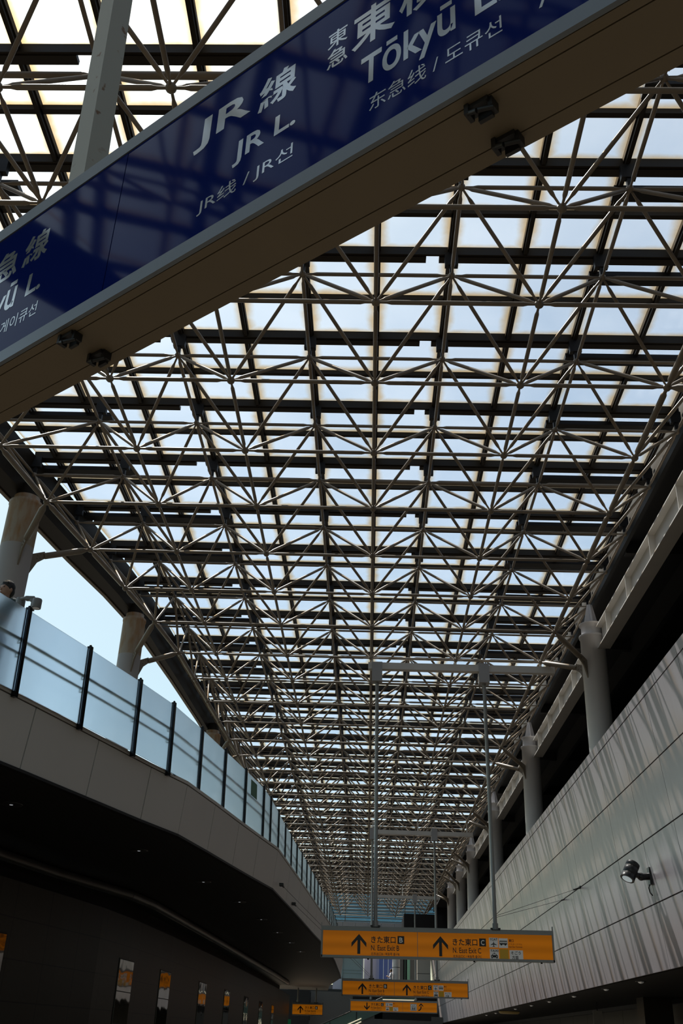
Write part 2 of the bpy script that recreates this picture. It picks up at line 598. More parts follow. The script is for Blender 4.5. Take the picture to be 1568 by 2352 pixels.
# right wall: leaning, clad in satin panels
wx = lambda z: 5.75 + 0.115 * (8.5 - z)
WY = [-1.8 + 2.48 * k for k in range(8)] + [18.0, 20.5, 22.97, 25.45, 27.85, 30.3, 31.45, 33.97]
while WY[-1] < 98: WY.append(WY[-1] + 2.46)
WZ = [3.16, 4.45, 5.72, 7.0, 8.29, 8.52]
mb = MB()
b0, b1 = wx(3.16) + 0.03, wx(8.5) + 0.03
mb.hexa([(b0, -2, 3.16), (b0 + 0.5, -2, 3.16), (b0 + 0.5, 99, 3.16), (b0, 99, 3.16)], [(b1, -2, 8.5), (b0 + 0.5, -2, 8.5), (b0 + 0.5, 99, 8.5), (b1, 99, 8.5)])
wall_right = struct(mb.build('wall_right', 'dark_steel'))
mb = MB()
for i in range(len(WY) - 1):
    for k in range(5):
        y0, y1 = WY[i] + 0.009, WY[i + 1] - 0.009
        z0, z1 = WZ[k] + 0.014, WZ[k + 1] - 0.014
        if k == 4: z1 += 0.014
        if k == 0: z0 -= 0.014
        A, B_ = wx(z0), wx(z1)
        mb.hexa([(A, y0, z0), (A + 0.04, y0, z0), (A + 0.04, y1, z0), (A, y1, z0)], [(B_, y0, z1), (B_ + 0.04, y0, z1), (B_ + 0.04, y1, z1), (B_, y1, z1)])
mb.build('cladding', 'wall_panel', wall_right)
# recess above the wall (dark floor, back wall, ceiling) and the room under it
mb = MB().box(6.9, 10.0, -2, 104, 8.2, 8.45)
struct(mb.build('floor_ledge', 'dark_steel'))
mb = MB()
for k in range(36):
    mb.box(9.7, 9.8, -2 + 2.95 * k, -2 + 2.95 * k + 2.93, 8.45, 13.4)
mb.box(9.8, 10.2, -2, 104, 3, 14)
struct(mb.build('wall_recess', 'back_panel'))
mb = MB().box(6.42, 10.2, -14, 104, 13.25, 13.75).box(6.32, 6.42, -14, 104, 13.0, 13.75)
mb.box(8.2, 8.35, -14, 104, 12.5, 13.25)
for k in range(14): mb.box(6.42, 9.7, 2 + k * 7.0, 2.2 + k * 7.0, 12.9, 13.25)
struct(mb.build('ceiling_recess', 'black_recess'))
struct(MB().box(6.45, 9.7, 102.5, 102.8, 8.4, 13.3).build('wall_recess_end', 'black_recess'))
mb = MB().box(6.42, 14, -2, 104, 3.14, 3.3)
struct(mb.build('ceiling_passage', 'soffit_dark'))
mb = MB()
for k in range(30):
    mb.box(10.0, 10.4, -2 + 3.5 * k, -2 + 3.5 * k + 3.47, 0, 3.14)
mb.box(10.3, 10.6, -2, 104, 0, 3.14)
struct(mb.build('wall_passage', 'wall_brown_plain'))

# ------------------------------------------------------------------ left balcony
FT = [(-6.6, 8.0), (-5.75, 10.2), (-5.2, 11.7), (-4.69, 13.3), (-4.2, 14.93), (-3.71, 16.59), (-3.3, 17.84), (-3.02, 19.5), (-2.75, 21.25), (-2.49, 22.85), (-2.2, 24.53)]
FT2 = [(-2.2, 24.53), (-2.08, 27.2), (-1.96, 29.9), (-1.85, 32.76), (-1.74, 35.6), (-1.6, 38.6), (-1.49, 41.5), (-1.42, 44.5), (-1.38, 47.5), (-1.38, 50.5), (-1.38, 53.5), (-1.38, 56.5), (-1.40, 59.5), (-1.42, 61.5)]
FTA = FT + FT2[1:]
ZF, ZS = 5.6, 4.67


def inner(i, off):
    a = V(FTA[max(0, i - 1)]); b = V(FTA[min(len(FTA) - 1, i + 1)])
    d = (b - a).normalized()
    return V(FTA[i]) + V((-d.y, d.x)) * off


fasc = []
slab = struct(MB().hexa([(*inner(i, 0.12), 4.76) for i in range(len(FTA))] + [(-15, 64, 4.76), (-15, 8, 4.76)],
                        [(*inner(i, 0.06), 5.55) for i in range(len(FTA))] + [(-15, 64, 5.55), (-15, 8, 5.55)]).build('floor_balcony', 'slab_grey'))
for i in range(len(FTA) - 1):
    p0, p1 = V(FTA[i]), V(FTA[i + 1])
    d = (p1 - p0).normalized()
    p0, p1 = p0 + d * 0.013, p1 - d * 0.013
    nn = V((-d.y, d.x))
    q = lambda p, o, z: (p.x + nn.x * o, p.y + nn.y * o, z)
    mb = MB().hexa([q(p0, .08, ZS), q(p1, .08, ZS), q(p1, .12, ZS), q(p0, .12, ZS)], [q(p0, 0, ZF - .075), q(p1, 0, ZF - .075), q(p1, .05, ZF - .075), q(p0, .05, ZF - .075)])
    o = mb.build('fascia_panel', 'fascia', slab)
    fasc.append(o)
mbk, mbt = MB(), MB()
for i in range(len(FTA) - 1):
    for mm, oa, ob, za, zb in ((mbt, -0.005, 0.16, ZF - .055, ZF), (mbk, 0.03, 0.14, ZF - .09, ZF - .05), (mbk, 0.06, 0.16, ZS - 0.03, ZS + 0.01)):
        a0, a1, c0, c1 = inner(i, oa), inner(i + 1, oa), inner(i, ob), inner(i + 1, ob)
        mm.hexa([(*a0, za), (*a1, za), (*c1, za), (*c0, za)], [(*a0, zb), (*a1, zb), (*c1, zb), (*c0, zb)])
mbt.build('coping', 'fascia', slab)
mbk.build('shadow_gap', 'dark_steel', slab)
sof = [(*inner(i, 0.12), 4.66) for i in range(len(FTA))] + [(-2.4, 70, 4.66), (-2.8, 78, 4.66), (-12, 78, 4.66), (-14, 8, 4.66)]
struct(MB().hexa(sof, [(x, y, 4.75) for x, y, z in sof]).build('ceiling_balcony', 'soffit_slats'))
struct(MB().path([(-9.2, 12, 4.55), (-7.5, 17.5, 4.55), (-7.19, 19.91, 4.55), (-6.75, 22.2, 4.55), (-5.85, 25.6, 4.55), (-5.64, 27.54, 4.55), (-5.36, 38.12, 4.55), (-4.95, 57, 4.55), (-4.8, 66, 4.55)], 0.11, 10).build('trim_1', 'trim_dark'))
WL = [(-9.2, 10), (-6.92, 19.6), (-6.68, 21), (-6.45, 22.3), (-6.12, 24.3), (-5.92, 26.7), (-5.73, 31.4), (-5.47, 41.7), (-5.2, 60), (-5.15, 68), (-5.15, 73)]
mb = MB()
u0 = 0
for i in range(len(WL) - 1):
    a, b = V(WL[i]), V(WL[i + 1])
    ln = (b - a).length
    nn = V((-(b - a).y, (b - a).x)).normalized() * 0.3
    vs_ = [(*a, 0), (*b, 0), (*b, 4.1), (*a, 4.1), (*(a + nn), 0), (*(b + nn), 0), (*(b + nn), 4.1), (*(a + nn), 4.1)]
    uv = [(u0, 0), (u0 + ln, 0), (u0 + ln, 4.1), (u0, 4.1)] * 2
    mb.add(vs_, [(0, 1, 2, 3), (4, 7, 6, 5), (3, 2, 6, 7), (0, 4, 5, 1)], uvs=uv)
    u0 += ln
struct(mb.build('wall_left', 'stone_wall', uvname='metres'))
mb = MB()
for (xa, ya), (xb, yb_) in zip(WL, WL[1:]):
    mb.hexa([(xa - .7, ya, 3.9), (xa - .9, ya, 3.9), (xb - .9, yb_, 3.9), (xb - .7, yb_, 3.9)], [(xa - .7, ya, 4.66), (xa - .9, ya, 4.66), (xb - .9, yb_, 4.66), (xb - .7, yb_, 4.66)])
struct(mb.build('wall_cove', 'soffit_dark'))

# ------------------------------------------------------------------ far end
struct(MB().box(-12, 12, 106, 106.4, 0, 6.3).build('wall_back', 'far_darkgrey'))
mb = MB()
for k in range(6): mb.box(-3.6 + 1.2 * k, -3.6 + 1.2 * k + 1.18, 98.5, 98.8, 10.3, 11.3)
mb.box(-3.6, 3.7, 98.8, 99.4, 10.3, 11.25)
struct(mb.build('wall_parapet', 'far_grey'))
win = struct(empty('window_1', (0, 99.5, 11.3)))
MB().box(-6.2, 6.3, 0.0, 0.05, 0, 2.6).build('window_pane', 'end_glass', win)
for k in range(8):
    MB().box(-6.2, 6.3, -0.08, 0.0, 0.12 + 0.30 * k, 0.20 + 0.30 * k).build('mullion', 'truss_paint', win)
for x in (-5, -2.2, 0.6, 3.4):
    MB().box(x - .04, x + .04, -0.05, 0.0, 0, 2.6).build('mullion', 'truss_paint', win)
# screens and walls seen between the yellow signs
struct(MB().box(-2.35, -0.5, 100.0, 100.06, 5.6, 9.6).box(-2.4, -2.3, 99.9, 100.1, 5.6, 9.6).box(-2.35, -.5, 99.95, 100.1, 7.05, 7.1).box(-2.35, -.5, 99.95, 100.1, 7.3, 7.34).build('wall_screen', 'far_screen'))
struct(MB().box(-3.2, -2.4, 101, 101.3, 5.6, 9.9).box(-0.5, -0.38, 99.9, 100.2, 5.6, 9.7).box(-.35, 1.05, 102, 102.3, 5.6, 10).box(-2.4, -.5, 101, 101.3, 8.0, 9.8).build('wall_lavender', 'far_lavender'))
mb = MB()
for k in range(3): mb.box(1.05 + .44 * k, 1.05 + .44 * k + .425, 101.5, 101.8, 5.6, 10)
struct(mb.build('wall_blue', 'far_blue'))
struct(MB().box(3.0, 3.35, 101.2, 101.5, 5.6, 10).box(3.95, 4.6, 101, 101.3, 5.6, 10).build('wall_dark', 'far_darkgrey'))
struct(MB().box(3.35, 3.95, 101.2, 101.26, 5.6, 10).build('window_2', 'green_glass'))
struct(MB().box(-7, 7, 97, 106, 5.2, 5.55).build('floor_far', 'slab_grey'))
struct(MB().box(-7, 7, 96.6, 97, 3.0, 5.2).build('wall_gallery', 'dark_steel'))
struct(MB().box(-9, -4.7, 90, 90.3, 0, 5.1).build('wall_passage_shade', 'black_recess'))  # black sheet standing in for the shade inside a passage
struct(MB().box(-4.7, -1.2, 92, 92.4, 0, 5.15).box(-1.2, 6.3, 92, 92.4, 0, 3.55).build('wall_stairside', 'stair_wall'))

# ------------------------------------------------------------------ glazed roof
roof = struct(empty('ceiling', (0, 0, ZG)))
xr = X0 + 2.5 * W
ylines = []
for j in range(NJ):
    ylines.append((YB[j], 'thin'))
    if j < NJ - 1: ylines.append((YT[j] + 0.07, 'thick'))
panes = []
for (ya, _), (yb_, _) in zip(ylines, ylines[1:]):
    y0, y1 = ya + 0.03, yb_ - 0.03
    for k in range(-18, 5):
        xa, xb = X0 + 1.25 * k + .03, X0 + 1.25 * (k + 1) - .03
        e0, e1 = xroof(y0), xroof(y1)
        a0, a1 = max(xa, e0), max(xa, e1)
        if a0 >= xb - .05 and a1 >= xb - .05: continue
        a0, a1 = min(a0, xb - .02), min(a1, xb - .02)
        cen = ((a0 + xb) / 2, (y0 + y1) / 2, ZG)
        z = seen(cen, 120)
        panes.append((z if z else 999, a0, a1, xb, y0, y1))
panes.sort(key=lambda t: t[0])


def pane_mesh(mb, a0, a1, xb, y0, y1):
    z0, z1 = 0.0, 0.012
    vs_ = [(a0, y0, z0), (xb, y0, z0), (xb, y1, z0), (a1, y1, z0), (a0, y0, z1), (xb, y0, z1), (xb, y1, z1), (a1, y1, z1)]
    uv = [(0, 1), (1, 1), (1, 0), (0, 0)] * 2
    mb.add(vs_, [(3, 2, 1, 0), (4, 5, 6, 7), (0, 1, 5, 4), (1, 2, 6, 5), (2, 3, 7, 6), (3, 0, 4, 7)], uvs=uv)


rest = MB()
for i, (z, *q) in enumerate(panes):
    if i < 100:
        mb = MB(); pane_mesh(mb, *q); mb.build('glass_pane', 'roof_glass', roof)
    else:
        pane_mesh(rest, *q)
rest.build('glass_pane', 'roof_glass', roof)['kind'] = 'stuff'
for k in range(-18, 6):
    x = X0 + 1.25 * k
    ye = 95.2
    if x < xroof(95):
        ye = -14
        while ye < 95 and xroof(ye) < x: ye += 0.25
        if ye < -12: continue
    wd = 0.11
    MB().box(x - wd / 2, x + wd / 2, -14, ye, -0.10, -0.001).box(x - .03, x + .03, -14, ye, -0.16, -0.10).build('glazing_bar', 'dark_bronze', roof)
for y, kd in ylines:
    x0 = xroof(y)
    if kd == 'thin':
        MB().box(x0, xr + .1, y - .045, y + .045, -.10, -.001).build('purlin', 'dark_bronze', roof)
    else:
        mb = MB().box(x0, xr + .1, y - .08, y - .035, -.17, -.001)
        # lower gutter, cut short beside some of the hangers
        cuts = [X0 + W * s_ for s_ in (-1.5, 0.5)]
        xs = [x0]
        for c_ in cuts: xs += [c_ - .42, c_ - .20]
        xs.append(xr + .1)
        for a, b in zip(xs[::2], xs[1::2]):
            mb.box(a, b, y - .035, y + .11, -.19, -.11)
        mb.box(x0, xr + .1, y - .035, y + .04, -.08, -.001)
        mb.build('gutter_purlin', 'dark_bronze', roof)
        yy = y + 0.34
        l_end = X0 + W * (-2.325 if y < 22 else -1.5)
        MB().box(X0 + 1.5 * W - .1, xr + .1, yy, yy + .25, -.22, -.12).build('blind_strip', 'dark_steel', roof)
        if l_end > xroof(yy) + .3:
            MB().box(xroof(yy), l_end + .1, yy, yy + .25, -.22, -.12).build('blind_strip', 'dark_steel', roof)

# curved eaves beam on the left
OFF = [(-14, .66), (20, .66), (23, .70), (27, .54), (31, .44), (37, .38), (100, .36)]
ys = [-14, -7, 0, 3, 6, 10, 14, 16.3, 18.75, 21.1, 23.4, 25.7, 28.1, 30.7, 33, 35.5, 38, 41, 50, 60, 70, 80, 90, 99]
mb, mg = MB(), MB()
for a, b in zip(ys, ys[1:]):
    A, B_, oa, ob = xroof(a), xroof(b), interp(OFF, a), interp(OFF, b)
    mb.hexa([(A - oa + .06, a, 12.52), (A - .12, a, 12.52), (B_ - .12, b, 12.52), (B_ - ob + .06, b, 12.52)], [(A - oa, a, 13.8), (A + .06, a, 13.42), (B_ + .06, b, 13.42), (B_ - ob, b, 13.8)])
    mg.hexa([(A - oa, a, 12.48), (A - oa + .1, a, 12.48), (B_ - ob + .1, b, 12.48), (B_ - ob, b, 12.48)], [(A - oa - .03, a, 12.66), (A - oa + .07, a, 12.66), (B_ - ob + .07, b, 12.66), (B_ - ob - .03, b, 12.66)])
eave = tag(mb.build('eaves_beam', 'dark_bronze'), 'deep dark curved eaves beam along the open left edge of the glass roof', 'beam')
mg.build('gutter', 'truss_paint', eave)

# ------------------------------------------------------------------ space frame
frame = thing('space_frame', 'pale grey-brown tubular space frame of ball joints and struts carrying the glass roof', 'space frame', (0, 0, 0))
NB, NTp = 6, 7
Bn = {(k, j): V((rowB(k, YB[j]), YB[j], HB)) for k in range(NB) for j in range(NJ)}
Tn = {(k, j): V((rowT(k, YT[j]), YT[j], HT)) for k in range(NTp) for j in range(NJ - 1)}
parts = {'ball_joint': [], 'bottom_chord': [], 'top_chord': [], 'diagonal_strut': [], 'roof_hanger': []}
for (k, j), p in Bn.items():
    parts['ball_joint'].append((p, p, 0.072))
    if k < NB - 1: parts['bottom_chord'].append((p, Bn[k + 1, j], 0.037))
    if j < NJ - 1: parts['bottom_chord'].append((p, Bn[k, j + 1], 0.058 if k in (0, 5) else 0.035))
for (k, j), p in Tn.items():
    parts['ball_joint'].append((p, p, 0.062))
    if k < NTp - 1:
        r = 0.033
        if j % 5 == 1: r = 0.055 if k > 1 else 0.045
        parts['top_chord'].append((p, Tn[k + 1, j], r))
    if j < NJ - 2: parts['top_chord'].append((p, Tn[k, j + 1], 0.034))
    for kb in (k - 1, k):
        if 0 <= kb < NB:
            for jb in (j, j + 1): parts['diagonal_strut'].append((p, Bn[kb, jb], 0.033))
    parts['roof_hanger'].append((p, p + V((0, 0, 0.42)), 0.05))


def member(mb, kind, a, b, r):
    if kind == 'ball_joint':
        mb.ball(a, r, 10, 6)
    elif kind == 'roof_hanger':
        mb.box(a.x - .035, a.x + .035, a.y - .035, a.y + .035, a.z, a.z + .2)
        mb.box(a.x - .11, a.x + .11, a.y - .05, a.y + .05, a.z + .2, a.z + .47)
    else:
        L = (b - a).length
        e0, e1 = 0.06 / L, 0.17 / L
        e2 = 0.24 / L
        mb.tube(a, b, r, 8, [(e0, r * .55), (e1, r * .60), (e2, r), (1 - e2, r), (1 - e1, r * .60), (1 - e0, r * .55)], cap=False)


for kind, lst in parts.items():
    def key(t):
        z = seen((t[0] + t[1]) / 2, 80)
        return z if z else 9999
    lst.sort(key=key)
    m_ = 'dark_steel' if kind == 'roof_hanger' else 'truss_paint'
    rest = MB()
    for i, (a, b, r) in enumerate(lst):
        if i < 100:
            mb = MB(); member(mb, kind, a, b, r); mb.build(kind, m_, frame)
        else:
            member(rest, kind, a, b, r)
    rest.build(kind, m_, frame)['kind'] = 'stuff'

# ------------------------------------------------------------------ columns
GUS = V((0, 0, 0))


def strut_to(root, loc, a, b, r=0.075):
    """tubular strut with a cone end and a gusset plate on the column; a on the column, b at the joint"""
    a, b = V(a) - V(loc), V(b) - V(loc)
    d = (b - a).normalized()
    L = (b - a).length
    s_ = MB().tube(a + d * .30, b, r, 12, [(0, r * .8), (0.02, r), (1 - .28 / L, r), (1 - .12 / L, r * .45), (1 - .04 / L, r * .45)]).build('strut', 'truss_paint', root)
    sd_ = V((-d.y, d.x, 0)).normalized() * .02
    P = [a - d * .04 + V((0, 0, .10)), a + d * .30 + V((0, 0, .11)), a + d * .36 + V((0, 0, -.06)), a + d * .16 + V((0, 0, -.14)), a - d * .04 + V((0, 0, -.48))]
    mb = MB().hexa([q - sd_ for q in P], [q + sd_ for q in P])
    for t in (.14, .22, .30):
        for zz in (-.04, .05):
            c_ = a + d * t + V((0, 0, zz))
            mb.tube(c_ - sd_ * 1.8, c_ + sd_ * 1.8, .016, 6)
    mb.build('gusset_plate', 'truss_paint', s_)


def nearest_nodes(k, y):
    js = sorted(range(NJ), key=lambda j: abs(YB[j] - y))[:2]
    return [Bn[k, j] for j in sorted(js)]


LEFTCOL = [(-8.12, 19.85, .365, 'widest and nearest of the pale rust-topped columns, behind the man at the glass balustrade'),
           (-7.06, 26.9, .325, 'pale round column with a rust-stained top, second from the left above the balustrade'),
           (-6.45, 39.2, .325, 'farthest of the rust-topped round columns, only its top showing over the balustrade')]
for x, y, r, lab in LEFTCOL:
    loc = (x, y, 5.55)
    t = thing('roof_column', lab, 'column', loc, 'rust-topped columns on the balcony')
    o = MB().tube((0, 0, 5.55), (0, 0, 12.42), r, 40, [(0, r), (.965, r), (.967, r * 1.04), (.978, r * 1.04), (.98, r), (.982, r * .8), (1, r * .8)]).build('shaft', 'column_rusty', t)
    o.location = (0, 0, -5.55)
    MB().tube((0, 0, 6.87), (0, 0, 7.15), r * .72, 24).build('head_plate', 'dark_bronze', t)
    for nb in nearest_nodes(0, y):
        d = (V((nb.x, nb.y, 0)) - V((x, y, 0))).normalized()
        strut_to(t, loc, (x + d.x * r, y + d.y * r, 11.0), nb)

RC = [26.45, 38.35, 50.5, 62.4, 70.4, 78.6]
RLAB = ['widest and nearest of the pale round columns above the panelled right wall',
        'second nearest pale round column on the right wall, half its shaft above the cladding',
        'third pale column along the right wall, mostly behind the sign pole',
        'fourth pale round column along the right wall, just left of the right sign pole',
        'fifth pale round column along the right wall, second from the far end',
        'farthest and slimmest-looking pale round column, at the far end of the right wall']
xc, rc_ = 6.16, 0.34
for y, lab in zip([12.95] + RC, [None] + RLAB):
    loc = (xc, y, 8.5)
    t = thing('wall_column', lab or 'pale round column above the right wall, out of frame', 'column', loc, 'pale columns on the right wall')
    MB().tube((0, 0, -.35), (0, 0, 3.42), rc_, 40, [(0, rc_), (.985, rc_), (.985, rc_ * 1.09), (1.0, rc_ * 1.09)]).build('shaft', 'column_white', t)
    mb = MB().tube((0, 0, 3.42), (0, 0, 3.78), rc_ * .92, 32, [(0, rc_ * .86), (.88, rc_ * .86), (.88, rc_ * 1.0), (1, rc_ * 1.0)])
    mb.hexa([(-.2, -.02, 3.78), (.2, -.02, 3.78), (.2, .02, 3.78), (-.2, .02, 3.78)], [(-.07, -.02, 4.4), (.07, -.02, 4.4), (.07, .02, 4.4), (-.07, .02, 4.4)])
    mb.hexa([(-.02, -.2, 3.78), (.02, -.2, 3.78), (.02, .2, 3.78), (-.02, .2, 3.78)], [(-.02, -.07, 4.4), (.02, -.07, 4.4), (.02, .07, 4.4), (-.02, .07, 4.4)])
    mb.build('column_head', 'column_white', t)
    for nb in nearest_nodes(5, y):
        d = (V((nb.x, nb.y, 0)) - V((xc, y, 0))).normalized()
        strut_to(t, loc, (xc + d.x * rc_, y + d.y * rc_, 11.05), nb, .075)

GL = ['nearest and largest pale I-beam with stiffener plates, running out of frame at the upper right',
      'pale stiffened I-beam between the first and second columns of the right wall',
      'pale I-beam between the second and third columns of the right wall',
      'short-looking pale I-beam between the third and fourth columns of the right wall',
      'small pale I-beam between the fourth and fifth columns of the right wall',
      'farthest pale I-beam, between the last two columns of the right wall']
cy = [12.95] + RC
for i in range(6):
    y0, y1 = cy[i] + .345, cy[i + 1] - .345
    t = thing('stiffened_girder', GL[i], 'girder', (6.38, y0, 11.45), 'I-beams along the right wall')
    L = y1 - y0
    MB().box(-.17, .17, 0, L, 0, .03).build('bottom_flange', 'girder_paint', t)
    MB().box(-.17, .17, 0, L, .62, .65).build('top_flange', 'girder_paint', t)
    MB().box(-.012, .012, 0, L, .03, .62).build('web', 'girder_paint', t)
    k = 1.15
    while k < L - .5:
        MB().box(-.16, -.012, L - k - .01, L - k + .01, .03, .62).build('stiffener', 'girder_paint', t)
        k += 2.3

# ------------------------------------------------------------------ balustrade on the balcony
PT = [(-6.1, 9.0), (-5.68, 10.3), (-5.28, 11.5), (-4.86, 12.76), (-4.37, 14.28), (-3.9, 15.8), (-3.55, 17.05), (-3.27, 18.6), (-3.02, 20.2), (-2.77, 21.8), (-2.53, 23.5), (-2.46, 24.61), (-2.4, 26.28), (-2.35, 28.0), (-2.29, 29.57), (-2.23, 31.17),
      (-2.16, 32.64), (-2.09, 34.2), (-2.04, 35.82), (-1.98, 37.35), (-1.93, 39.01), (-1.88, 40.75), (-1.82, 42.3), (-1.76, 43.9), (-1.7, 45.6), (-1.67, 47.2), (-1.65, 48.8), (-1.62, 50.41), (-1.6, 52.2), (-1.6, 54), (-1.6, 56), (-1.61, 58), (-1.62, 60)]
rail = thing('glass_balustrade', 'frosted glass balustrade with black posts along the curved balcony edge', 'balustrade', (0, 0, 5.55))
ZT = 6.77
nrm = []
for i in range(len(PT)):
    a, b = V(PT[max(0, i - 1)]), V(PT[min(len(PT) - 1, i + 1)])
    d = (b - a).normalized()
    nrm.append((d, V((-d.y, d.x))))
LEAN = 0.04
for i in range(len(PT)):
    d, nn = nrm[i]
    p = V(PT[i])
    q = p - nn * -0.0
    base = V((p.x, p.y)) - nn * (-LEAN * -1)
    bx, by = p.x - nn.x * LEAN, p.y - nn.y * LEAN
    w2, t2 = d * .032, nn * .035
    mb = MB()
    lo = [(bx - w2.x - t2.x, by - w2.y - t2.y, -.05), (bx + w2.x - t2.x, by + w2.y - t2.y, -.05), (bx + w2.x + t2.x, by + w2.y + t2.y, -.05), (bx - w2.x + t2.x, by - w2.y + t2.y, -.05)]
    hi = [(p.x - w2.x - t2.x, p.y - w2.y - t2.y, 1.25), (p.x + w2.x - t2.x, p.y + w2.y - t2.y, 1.25), (p.x + w2.x + t2.x, p.y + w2.y + t2.y, 1.25), (p.x - w2.x + t2.x, p.y - w2.y + t2.y, 1.25)]
    mb.hexa(lo, hi)
    mb.ball((p.x, p.y, 1.262), .022, 8, 5)
    mb.build('post', 'post_black', rail)
    if i < len(PT) - 1:
        q = V(PT[i + 1])
        dd = (q - p).normalized(); n2 = V((-dd.y, dd.x))
        a, b = p + dd * .035, q - dd * .035
        lo = []
        f = lambda P, o, z, ln: (P.x + n2.x * (o - ln), P.y + n2.y * (o - ln), z)
        MB().hexa([f(a, -.006, 0.03, LEAN), f(b, -.006, 0.03, LEAN), f(b, .006, 0.03, LEAN), f(a, .006, 0.03, LEAN)],
                  [f(a, -.006, 1.21, 0), f(b, -.006, 1.21, 0), f(b, .006, 1.21, 0), f(a, .006, 1.21, 0)]).build('glass_pane', 'frosted_glass', rail)
for zz, r in ((.80, .024), (.60, .020)):
    pts = [V((*(V(PT[i]) + nrm[i][1] * .075), zz)) for i in range(len(PT))]
    mb = MB().path(pts, r, 10)
    h = mb.build('handrail', 'handrail_green', rail)
    mb = MB()
    for i, pnt in enumerate(pts):
        mb.path([pnt - V((0, 0, r)), pnt - V((0, 0, .07)), V((*PT[i], zz - .07))], .009, 6)
    mb.build('bracket', 'handrail_green', h)

# notice on the glass
d = (V(PT[12]) - V(PT[11])).normalized(); nn = V((-d.y, d.x))
pa = V(PT[10]) + (V(PT[11]) - V(PT[10])) * .33 - nn * .05 - nn * 0.0
dd = (V(PT[11]) - V(PT[10])).normalized(); n2 = V((-dd.y, dd.x))
dd = (V(PT[10]) - V(PT[9])).normalized(); n2 = V((-dd.y, dd.x))
pa = V(PT[9]) + dd * .38 - n2 * .055; pb = pa + dd * .55
tag(MB().hexa([(pa.x, pa.y, 6.32), (pb.x, pb.y, 6.32), (pb.x + n2.x * .006, pb.y + n2.y * .006, 6.32), (pa.x + n2.x * .006, pa.y + n2.y * .006, 6.32)],
              [(pa.x + n2.x * .02, pa.y + n2.y * .02, 6.66), (pb.x + n2.x * .02, pb.y + n2.y * .02, 6.66), (pb.x + n2.x * .026, pb.y + n2.y * .026, 6.66), (pa.x + n2.x * .026, pa.y + n2.y * .026, 6.66)]).build('notice_sheet', 'notice_green'),
    'small dark green notice stuck on a frosted balustrade pane', 'notice')

# ------------------------------------------------------------------ big blue sign overhead
K = 0.65
u3 = V((-0.80207545, 0.59722272, 0)); n3 = V((0.59722272, 0.80207545, 0))
F0 = CAM + (V((-0.81547, 2.85186, 4.2)) - CAM) * K
bsign = thing('blue_sign', 'large blue railway line sign with silver lettering hanging diagonally overhead', 'sign', tuple(F0))
bf = lambda s_, o, z: V((0, 0, 0)) - u3 * (s_ * K) - n3 * o + V((0, 0, z * K))     # o = out of the face, towards the viewer


def bbox(mb, s0, s1, o0, o1, z0, z1):
    return mb.hexa([bf(s0, o1, z0), bf(s1, o1, z0), bf(s1, o0, z0), bf(s0, o0, z0)], [bf(s0, o1, z1), bf(s1, o1, z1), bf(s1, o0, z1), bf(s0, o0, z1)])


SL, SR = -2.9, 3.0
D = 0.305 * K
bbox(MB(), SL, SR, -D, -.03, 0.0122, .94).build('housing', 'beige_steel', bsign)
mb = MB()
bbox(mb, SL, SR, -.03, 0, .865, .945); bbox(mb, SL, SR, -.012, 0, -.010, .058); bbox(mb, SL, SR, -.03, -.012, .0125, .058)
mb.build('rim', 'aluminium', bsign)
bbox(MB(), SL, SR, -.010, -.006, .84, .868).build('gasket', 'seam_dark', bsign)
for a, b in ((SL, -.418), (-.412, 2.05), (2.056, SR)):
    bbox(MB(), a, b, -.030, -.004, .058, .866).build('face_panel', 'blue_face', bsign)
mb = MB()
for za, zb in ((.022, .062 - .003), (.064, .246 - .003), (.248, .305)):
    mb.hexa([bf(SL, -za * K, -.010), bf(SR, -za * K, -.010), bf(SR, -zb * K, -.010), bf(SL, -zb * K, -.010)], [bf(SL, -za * K, .012), bf(SR, -za * K, .012), bf(SR, -zb * K, .012), bf(SL, -zb * K, .012)])
mb.build('underside', 'beige_steel', bsign)
for s_, zz in ((1.33, .076), (1.332, .239), (-.665, .06), (-.665, .218)):
    cb = lambda a, o, z: bf(s_ + a, -(zz + o) * K, z)
    mb = MB()
    for (a0, a1, o0, o1, z0, z1) in ((-.035, .035, -.022, .022, -.03, -.012), (-.045, -.03, -.03, .012, -.055, -.012), (.03, .045, -.012, .03, -.05, -.012), (-.02, .03, .016, .03, -.06, -.03)):
        mb.hexa([cb(a0, o0, z0), cb(a1, o0, z0), cb(a1, o1, z0), cb(a0, o1, z0)], [cb(a0, o0, z1), cb(a1, o0, z1), cb(a1, o1, z1), cb(a0, o1, z1)])
    mb.path([cb(-.04, -.02, -.045), cb(0, -.028, -.065), cb(.04, .0, -.05)], .006, 6)
    mb.build('latch', 'clip_black', bsign)
lf = lambda s_, o, z: bf(s_, o - .004, z)
T = [('JR', .040, .355, .540, .728, .02), ('線', .397, .592, .531, .712, .02), ('JR L.', .286, .602, .314, .449, .02), ('JR线 / JR선', .117, .602, .164, .250, .0),
     ('東', .738, .832, .632, .724, .01), ('急', .740, .836, .520, .618, .01), ('東', .854, 1.045, .525, .728, .02), ('横', 1.063, 1.255, .53, .73, .02), ('線', 1.275, 1.465, .53, .73, .02),
     ('Tōkyū', .901, 1.289, .264, .468, .02), ('L.', 1.362, 1.475, .308, .440, .02), ('东急线 / 도큐선', .943, 1.455, .160, .240, .0), ('/', 1.58, 1.62, .160, .240, .0),
     ('京', -1.585, -1.39, .545, .735, .02), ('急', -1.345, -1.152, .545, .735, .02), ('線', -1.108, -.918, .545, .730, .02), ('Keikyū', -1.55, -1.10, .272, .49, .02), ('L.', -1.016, -.906, .331, .463, .02), ('京急线 / 게이큐선', -1.46, -.889, .176, .254, .0)]
for body, a, b, c_, d_, wgt in T:
    lettering(body, a, b, c_, d_, lf, 'letter_silver', bsign, .0008, wgt)
